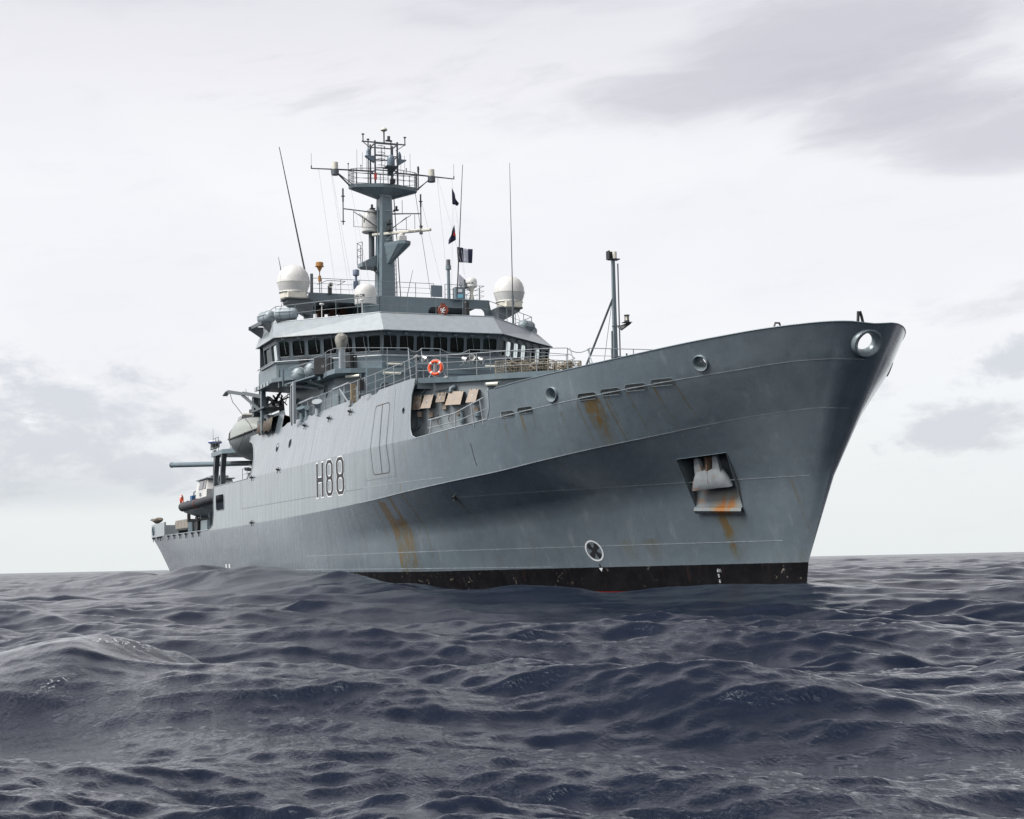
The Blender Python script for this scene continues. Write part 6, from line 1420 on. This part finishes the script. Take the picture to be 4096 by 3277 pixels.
m_ = MB(); m_.loft([[LBC+V(x,y,z) for x,y,z in q] for q in ([(-2.6,-.55,1.05),(-2.6,.55,1.05),(-1.0,.6,1.2),(-1.0,-.6,1.2)],[(-2.35,-.42,1.62),(-2.35,.42,1.62),(-1.15,.48,1.66),(-1.15,-.48,1.66)])], closed=True, caps=True); m_.build('conning_position', M['cream'], lb_, bevel=.04)
m_ = MB(); m_.loft([[LBC+V(x,y,z) for x,y,z in q] for q in ([(-2.5,-.57,1.2),(-2.5,.57,1.2),(-1.02,.6,1.3),(-1.02,-.6,1.3)],[(-2.42,-.49,1.5),(-2.42,.49,1.5),(-1.1,.53,1.55),(-1.1,-.53,1.55)])], closed=True); m_.build('conning_window', M['greyglass'], lb_)
m_ = MB(); 
for x in (-2.9,-2.6): m_.tube([LBC+V(x,-1.02,.1),LBC+V(x,-.98,.5),LBC+V(x,-.72,.92)], .03, 5)
m_.tube([LBC+V(2.2,-1.1,.2),LBC+V(1.8,-1.2,-.4),LBC+V(.2,-1.1,-.9),LBC+V(-1.6,-1.24,-.1)], .014, 4); m_.build('grab_rail', M['dark'], lb_, True)
for x in (-3.0,-2.7,-2.4,-2.05): MB().box(LBC+V(x,-.93-.08*(x+3),-.42), (.05,.04,.22)).build('draught_mark', M['markwhite'], lb_)
m_ = MB(); m_.tube([LBC+V(.0,0,-1.38),LBC+V(-.3,-.3,-1.62),LBC+V(.5,-.3,-1.7),LBC+V(.9,0,-1.35)], .05, 6); m_.bar(LBC+V(.9,0,-1.3), LBC+V(2.2,0,-1.25), .1,.2); m_.build('keel_guard', M['dark'], lb_, True)
# davit frames and the gear behind it
m_ = MB(); m_.bar((-52.2,-6.2,8.8),(-52.2,-6.4,10.9),.3,.2); m_.bar((-52.2,-6.4,10.85),(-59.5,-6.6,11.02),.22,.22); m_.bar((-59.3,-5.2,6.4),(-59.5,-6.4,10.9),.28,.2); m_.bar((-57.5,-6.6,10.95),(-57.5,-6.6,10.6),.08); m_.build('lifeboat_davit', M['dark'], ship)
MB().tube([(-59.0,-6.6,11.0),(-61.0,-6.6,12.6)], .02, 4).build('lifeboat_fall', M['wiredark'], ship)
# posts and platforms aft of the bridge wing
m_ = MB(); m_.bar((-49.9,-8.0,8.8),(-49.9,-8.0,11.3),.26,.26); m_.build('wing_post', M['grey'], ship)
m_ = MB(); m_.bar((-43.0,-8.05,8.7),(-43.0,-8.05,10.85),.09); m_.bar((-42.4,-8.05,8.75),(-42.4,-8.05,10.95),.14,.2); m_.bar((-43.0,-8.05,10.82),(-42.3,-8.05,10.95),.1); m_.build('wing_post', M['lgrey'], ship)
m_ = MB(); m_.bar((-50.0,-7.95,10.95),(-53.8,-8.3,11.55),.14,.2); m_.bar((-53.8,-8.3,11.5),(-56.8,-8.6,11.95),.12,.2); m_.bar((-50.2,-8.0,10.1),(-54.2,-8.3,11.5),.12,.14); m_.bar((-56.8,-8.6,11.95),(-57.3,-8.7,11.75),.3,.06); arm = m_.build('boom_arm', M['dgrey'], ship)
MB().tube([(-56.6,-8.55,11.9),(-55.9,-8.5,11.2),(-55.6,-8.48,11.1),(-52.6,-8.2,9.6),(-51.6,-8.1,8.9)], .022, 5).build('boom_tackle', M['dark'], ship, True)
m_ = MB()
for x, z0, z1 in ((-50.6,9.0,12.9),(-51.1,10.6,12.4),(-50.1,11.4,13.0)): m_.bar((x,-7.9,z0),(x,-7.9,z1),.12)
m_.bar((-51.1,-7.9,12.3),(-49.9,-7.9,12.5),.1); m_.bar((-50.6,-7.9,12.85),(-49.9,-7.9,13.05),.12,.18); m_.bar((-50.6,-7.9,11.9),(-50.1,-7.9,12.2),.14); m_.build('wing_ladder_frame', M['dark'], ship)
MB().box((-50.0,-8.0,12.2),(.25,.2,.4)).build('yellow_box', M['yellow'], ship, bevel=.02)
m_ = MB(); m_.box((-50.5,-7.6,10.25),(3.2,1.2,.1)); m_.box((-50.0,-7.4,9.6),(1.6,1.2,.5)); m_.box((-52.4,-7.6,10.6),(.5,.9,1.2)); m_.build('stowage_platform', M['dgrey'], ship, bevel=.02)
for a, b in (((-50.9,-7.9,9.3),1.0),((-49.4,-7.9,9.3),1.0)): m_ = MB(); m_.box(a,(1.2,.2,.75)); m_.build('winch_guard', M['dgrey'], ship, bevel=.02)
cv = MB(); secs = []
rn = random.Random(3)
for i in range(9):
    x = -50.9+i*.42; secs.append([(x, -7.3+dy+rn.uniform(-.05,.05), 9.15+dz+rn.uniform(-.07,.07)) for dy, dz in ((-.85,-.15-.25*abs(math.sin(i*1.1))),(-.7,.35),(-.3,.6),(.2,.55),(.5,.1))])
cv.loft(secs); cv.build('brown_tarpaulin', M['brown'], None, True, thing=('dark brown tarpaulin draped over gear behind the notch in the side plating', 'tarpaulin'), base=(-49.2,-7.3,8.8), solid=.02)
m_ = MB()
rn = random.Random(5)
for k in range(16): m_.bar((-49.5+rn.uniform(-.9,1.5),-7.2+rn.uniform(-.5,.5),10.3+rn.uniform(0,.2)), (-49.5+rn.uniform(-.9,1.5),-7.2+rn.uniform(-.5,.5),10.8+rn.uniform(0,.25)), rn.uniform(.03,.09))
m_.tube([(-50.5,-7.6,10.7),(-49.6,-7.8,10.9),(-48.6,-7.7,10.6)], .07, 6); m_.build('deck_gear', M['dark'], ship, True)
railing([(-51.2,-7.95,8.78),(-48.0,-7.98,8.78)], 1.0, h=1.05, mt='steelrail')
m_ = MB(); m_.tube([(-41.5,-7.85,8.8),(-41.5,-7.85,9.25),(-41.4,-7.95,9.5)], [.14,.14,.24], 14); m_.tube([(-40.7,-7.8,8.8),(-40.7,-7.8,9.3),(-40.3,-7.9,9.4)], [.1,.1,.14], 12); m_.build('goose_neck_vent', M['grey'], ship, True)
m_ = MB(); m_.tube([(-38.3,-7.85,8.8),(-38.3,-7.85,9.2),(-38.1,-7.95,9.5)], [.15,.15,.26], 14); m_.build('goose_neck_vent', M['lgrey'], ship, True)
for x in (-36.2,-35.2,-32.6): MB().box((x,-7.2,9.25),(.7,.5,.9)).build('deck_locker', M['grey'], ship, bevel=.03)
m_ = MB(); m_.bar((-32.2,-7.75,8.75),(-32.2,-7.75,9.75),.24,.12); o = m_.build('fender_board', mat('tan_board', (.28,.22,.14), .7, var=.2), ship)
m_ = MB(); m_.bar((-34.4,-7.80,9.75),(-32.5,-7.88,8.85),.05); m_.box((-32.4,-7.86,8.85),(.45,.15,.25)); m_.build('boom_stay', M['rail'], ship)
MB().tube([(-35.6,-7.78,9.84),(-32.8,-7.78,9.86)], .055, 8).build('boat_boom', M['rail'], ship, True)
m_ = MB(); m_.box((-30.2,-7.95,9.45),(.3,.22,.45)); m_.tube([(-30.2,-8.0,9.3),(-30.1,-8.05,9.0),(-30.2,-8.0,8.85)], .03, 5); m_.tube([(-30.2+.12*math.cos(t),-8.0,9.78+.1*math.sin(t)) for t in [2*math.pi*k/10 for k in range(10)]], .02, 4, closed=True); m_.build('telephone_box', M['black'], ship)

# ------------------------------------------------------------ gallery, workboat and crane boom near the stern
m_ = MB(); m_.prism([(-63.7,-8.3),(-60.2,-8.3),(-58.0,-7.2),(-58.0,-3.0),(-63.7,-3.0)], 8.38, 8.66); m_.build('boat_gallery', M['grey'], ship)
for x, dx in ((-63.1,.35),(-60.9,.35)):
    m_ = MB(); m_.loft([[(x-.13,-8.25,6.4),(x+.13,-8.25,6.4),(x+.13,-7.95,6.4),(x-.13,-7.95,6.4)],[(x-.16,-8.25,7.3),(x+.14,-8.25,7.3),(x+.14,-7.95,7.3),(x-.16,-7.95,7.3)],[(x-.12+dx,-8.25,8.4),(x+.22+dx,-8.25,8.4),(x+.22+dx,-7.95,8.4),(x-.12+dx,-7.95,8.4)]], closed=True, caps=True); m_.build('gallery_leg', M['dgrey'], ship)
railing([(-63.6,-8.2,8.66),(-61.8,-8.2,8.66)], .9, h=.9, mt='steelrail'); railing([(-62.9,-6.9,8.66),(-60.4,-6.9,8.66)], 1.1, h=1.35, mids=3, mt='steelrail')
MB().tube([(-61.95+.0*math.cos(t),-8.05+.12*math.cos(t),6.75+.36*math.sin(t)) for t in [2*math.pi*k/16 for k in range(16)]], .05, 6, closed=True).build('fairlead', M['grey'], ship, True)
m_ = MB(); m_.bar((-64.6,-7.9,6.4),(-64.4,-7.9,8.9),.16); m_.bar((-65.8,-7.9,9.05),(-64.0,-7.9,9.0),.08); m_.box((-64.4,-7.9,9.2),(.5,.5,.25)); m_.cyl((-65.8,-7.9,9.0),(-65.8,-7.9,9.5),.03); m_.build('radar_post', M['dark'], ship)
m_ = MB(); m_.lathe([(.3,0),(.42,.04),(.44,.12),(.36,.22),(.01,.24)], (-64.4,-7.9,9.32), 20); o = m_.build('radar_dome', M['white'], ship, True); MB().lathe([(.43,.03),(.448,.07),(.448,.12),(.44,.13)], (-64.4,-7.9,9.32), 20, cap=False).build('dome_band', mat('dome_blue', (.08,.12,.35), .4), o, True)
whip('whip_aerial', (-65.0,-7.9,9.1), (-65.1,-7.9,10.4), .015)
cr = MB(); A_ = V(-59.8,-5.2,7.80); B_ = V(-70.3,-9.7,8.28)
cr.cyl(A_, B_, .17, .17, 20); cr.cyl(B_, B_+(B_-A_).normalized()*.06, .19, .19, 20); cr.build('crane_boom', M['grey'], ship, True)
m_ = MB(); m_.box((-57.6,-5.4,7.3),(.9,1.0,1.9)); m_.bar((-57.6,-5.4,7.3),(-60.2,-5.8,7.75),.3,.25); m_.bar((-58,-5.6,7.0),(-61.5,-6.5,7.5),.2,.2); m_.build('crane_base', M['dark'], ship)
railing([(-60.2,-7.0,6.36),(-53.4,-7.0,6.36)], 1.3, h=1.05, mt='steelrail')
for a, b in (((-56.2,-6.6,6.9),(1.6,.6,.9)), ((-58.6,-6.6,6.75),(.9,.6,.7)), ((-57.6,-6.4,6.9),(.3,.3,1.0))): MB().box(a, b).build('deck_machinery', M['dark'], ship, bevel=.02)
m_ = MB(); m_.tube([(-55.2,-6.9,7.2),(-54.4,-6.9,7.35),(-53.8,-6.9,6.9),(-54.9,-6.9,6.6)], .12, 6); m_.build('red_hose', M['red'], ship, True)
WB = V(-69.9,-6.95,5.45)
wb = thing('workboat', 'survey workboat with black rubber collar and white wheelhouse, slung near the stern', 'boat', (-69.9,-6.95,4.3))
def wbs(x, w, zk, zc): return [(x,-w,zc),(x,-w*.93,zc-.22),(x,-w*.5,(zk+zc)/2-.12),(x,0,zk),(x,w*.5,(zk+zc)/2-.12),(x,w*.93,zc-.22),(x,w,zc)]
m_ = MB(); m_.loft(boat_secs([(-5.2,1.15,-.55,-.05),(-3.5,1.2,-.85,-.08),(-1,1.25,-1.0,-.05),(2,1.2,-1.0,.0),(4,.85,-.85,.1),(5.4,.2,-.3,.3)], WB, wbs), caps=True); m_.build('boat_hull', mat('slate_hull', (.10,.125,.15), .4, var=.1), wb, False)
m_ = MB(); pts = [(-5.4,1.15,.12),(-4,1.22,.12),(-1,1.3,.12),(2,1.26,.15),(4,.95,.28),(5.2,.4,.42),(5.7,0,.48)]
m_.tube([WB+V(x,-y,z) for x,y,z in pts]+[WB+V(x,y,z) for x,y,z in pts[::-1][1:]], .30, 14); m_.build('rubber_collar', M['rubber'], wb, True)
for x in (-5.05,-4.3,-3.4): m_ = MB(); m_.tube([WB+V(x,-1.18+.32*math.cos(t),.12+.32*math.sin(t)) for t in [2*math.pi*k/14 for k in range(14)]], .02, 4, closed=True); m_.build('collar_band', M['dgrey'], wb, True)
m_ = MB(); m_.tube([WB+V(1.2,-1.3+.32*math.cos(t),.13+.32*math.sin(t)) for t in [2*math.pi*k/14 for k in range(14)]], .022, 4, closed=True); m_.build('collar_band', mat('red_line', (.3,.06,.04), .6), wb, True)
m_ = MB(); m_.box(WB+V(-.3,0,.3), (9.0,2.0,.1)); m_.build('boat_deck_plate', M['grey'], wb)
m_ = MB(); m_.loft([[WB+V(x,y,z) for x,y,z in q] for q in ([(-1.2,-1.0,.35),(2.6,-1.0,.35),(2.6,1.0,.35),(-1.2,1.0,.35)],[(-1.2,-.98,1.05),(2.7,-.98,1.05),(2.7,.98,1.05),(-1.2,.98,1.05)],[(-.95,-.85,1.72),(2.3,-.85,1.72),(2.3,.85,1.72),(-.95,.85,1.72)])], closed=True, caps=True); wh = m_.build('wheelhouse', M['white'], wb, bevel=.03)
m_ = MB(); m_.extr([WB+V(-.1,-1.0,1.1),WB+V(1.4,-1.0,1.1),WB+V(1.3,-.885,1.66),WB+V(.05,-.885,1.66)], (0,-.015,0)); m_.build('wheelhouse_window', M['greyglass'], wh)
m_ = MB(); m_.extr([WB+V(1.6,-1.0,1.1),WB+V(2.45,-1.0,1.1),WB+V(2.15,-.885,1.66),WB+V(1.5,-.885,1.66)], (0,-.015,0)); m_.build('wheelhouse_window', M['greyglass'], wh)
m_ = MB(); m_.box(WB+V(.7,0,1.78), (3.7,2.0,.08)); m_.box(WB+V(1.1,0,1.9), (2.4,1.2,.16)); m_.build('wheelhouse_roof', M['lgrey'], wh, bevel=.03)
m_ = MB(); m_.box(WB+V(.6,-1.02,.75),(.5,.02,.22)); m_.build('registration_panel', M['grey'], wh)
m_ = MB(); m_.cyl(WB+V(1.4,-.2,1.85), WB+V(1.4,-.2,2.85), .10,.08); m_.tube([WB+V(1.9,-.2,1.9),WB+V(2.0,-.2,2.5),WB+V(2.5,-.2,2.8),WB+V(3.0,-.2,2.6)], .06, 6); m_.build('boat_mast', M['dark'], wb, True)
m_ = MB(); m_.bar(WB+V(-1.2,-.6,1.3), WB+V(-4.0,-.6,1.1), .06); m_.bar(WB+V(-4.0,-.6,1.1), WB+V(-4.0,-.6,.8), .07); m_.bar(WB+V(-3.0,-.6,.35), WB+V(-3.0,-.6,.95), .06); m_.bar(WB+V(-4.3,-.6,.35), WB+V(-4.3,-.6,.9), .06); m_.bar(WB+V(-4.3,-.6,.9), WB+V(-3.0,-.6,.9), .06); m_.build('towing_frame', M['dgrey'], wb)
MB().box(WB+V(-3.8,-.6,.62), (.7,.5,.5)).build('blue_box', M['blue'], wb, bevel=.03)
m_ = MB(); m_.extr([WB+V(-1.25,-.7,.35),WB+V(-2.5,-.7,.35),WB+V(-2.2,-.7,.75),WB+V(-1.6,-.7,.95),WB+V(-1.25,-.7,.95)], (0,1.2,0)); m_.build('canvas_dodger', M['canvas'], wb)
lifebuoy(tuple(WB+V(-5.2,-1.25,.62)), (.38,.92,0), .38, 'orange lifebuoy seen edge-on at the stern of the slung workboat')
for x in (-2.8,-1.0,2.4): m_ = MB(); m_.bar(WB+V(x,-1.3,-.95), WB+V(x+.6,1.2,-.95), .08, .1); m_.build('boat_cradle', M['dark'], ship)
# canvas-covered gun on the stern bulwark
m_ = MB(); secs = []
for x, z, w, h in ((-92.1,5.10,.05,.05),(-91.4,5.12,.10,.08),(-90.4,5.02,.16,.15),(-89.4,4.95,.22,.20),(-88.6,4.98,.28,.24),(-88.0,5.0,.30,.22),(-87.4,4.98,.20,.14),(-87.2,4.96,.04,.04)):
    secs.append([(x+1.0, -7.85+w*math.cos(t)*(1+.15*math.sin(3*t+x)), z+h*math.sin(t)*(1+.12*math.cos(2*t+x*2))) for t in [2*math.pi*k/12 for k in range(12)]])
t_ = thing('covered_gun', 'brown canvas cover over a small gun pointing aft on the stern bulwark', 'gun', (-87.4,-7.85,4.68)); m_.loft(secs, closed=True, caps=True); m_.build('canvas_cover', M['brown'], t_, True)
MB().cyl((-87.4,-7.85,4.6),(-87.4,-7.85,4.9),.09).build('pedestal', M['dark'], t_, True)
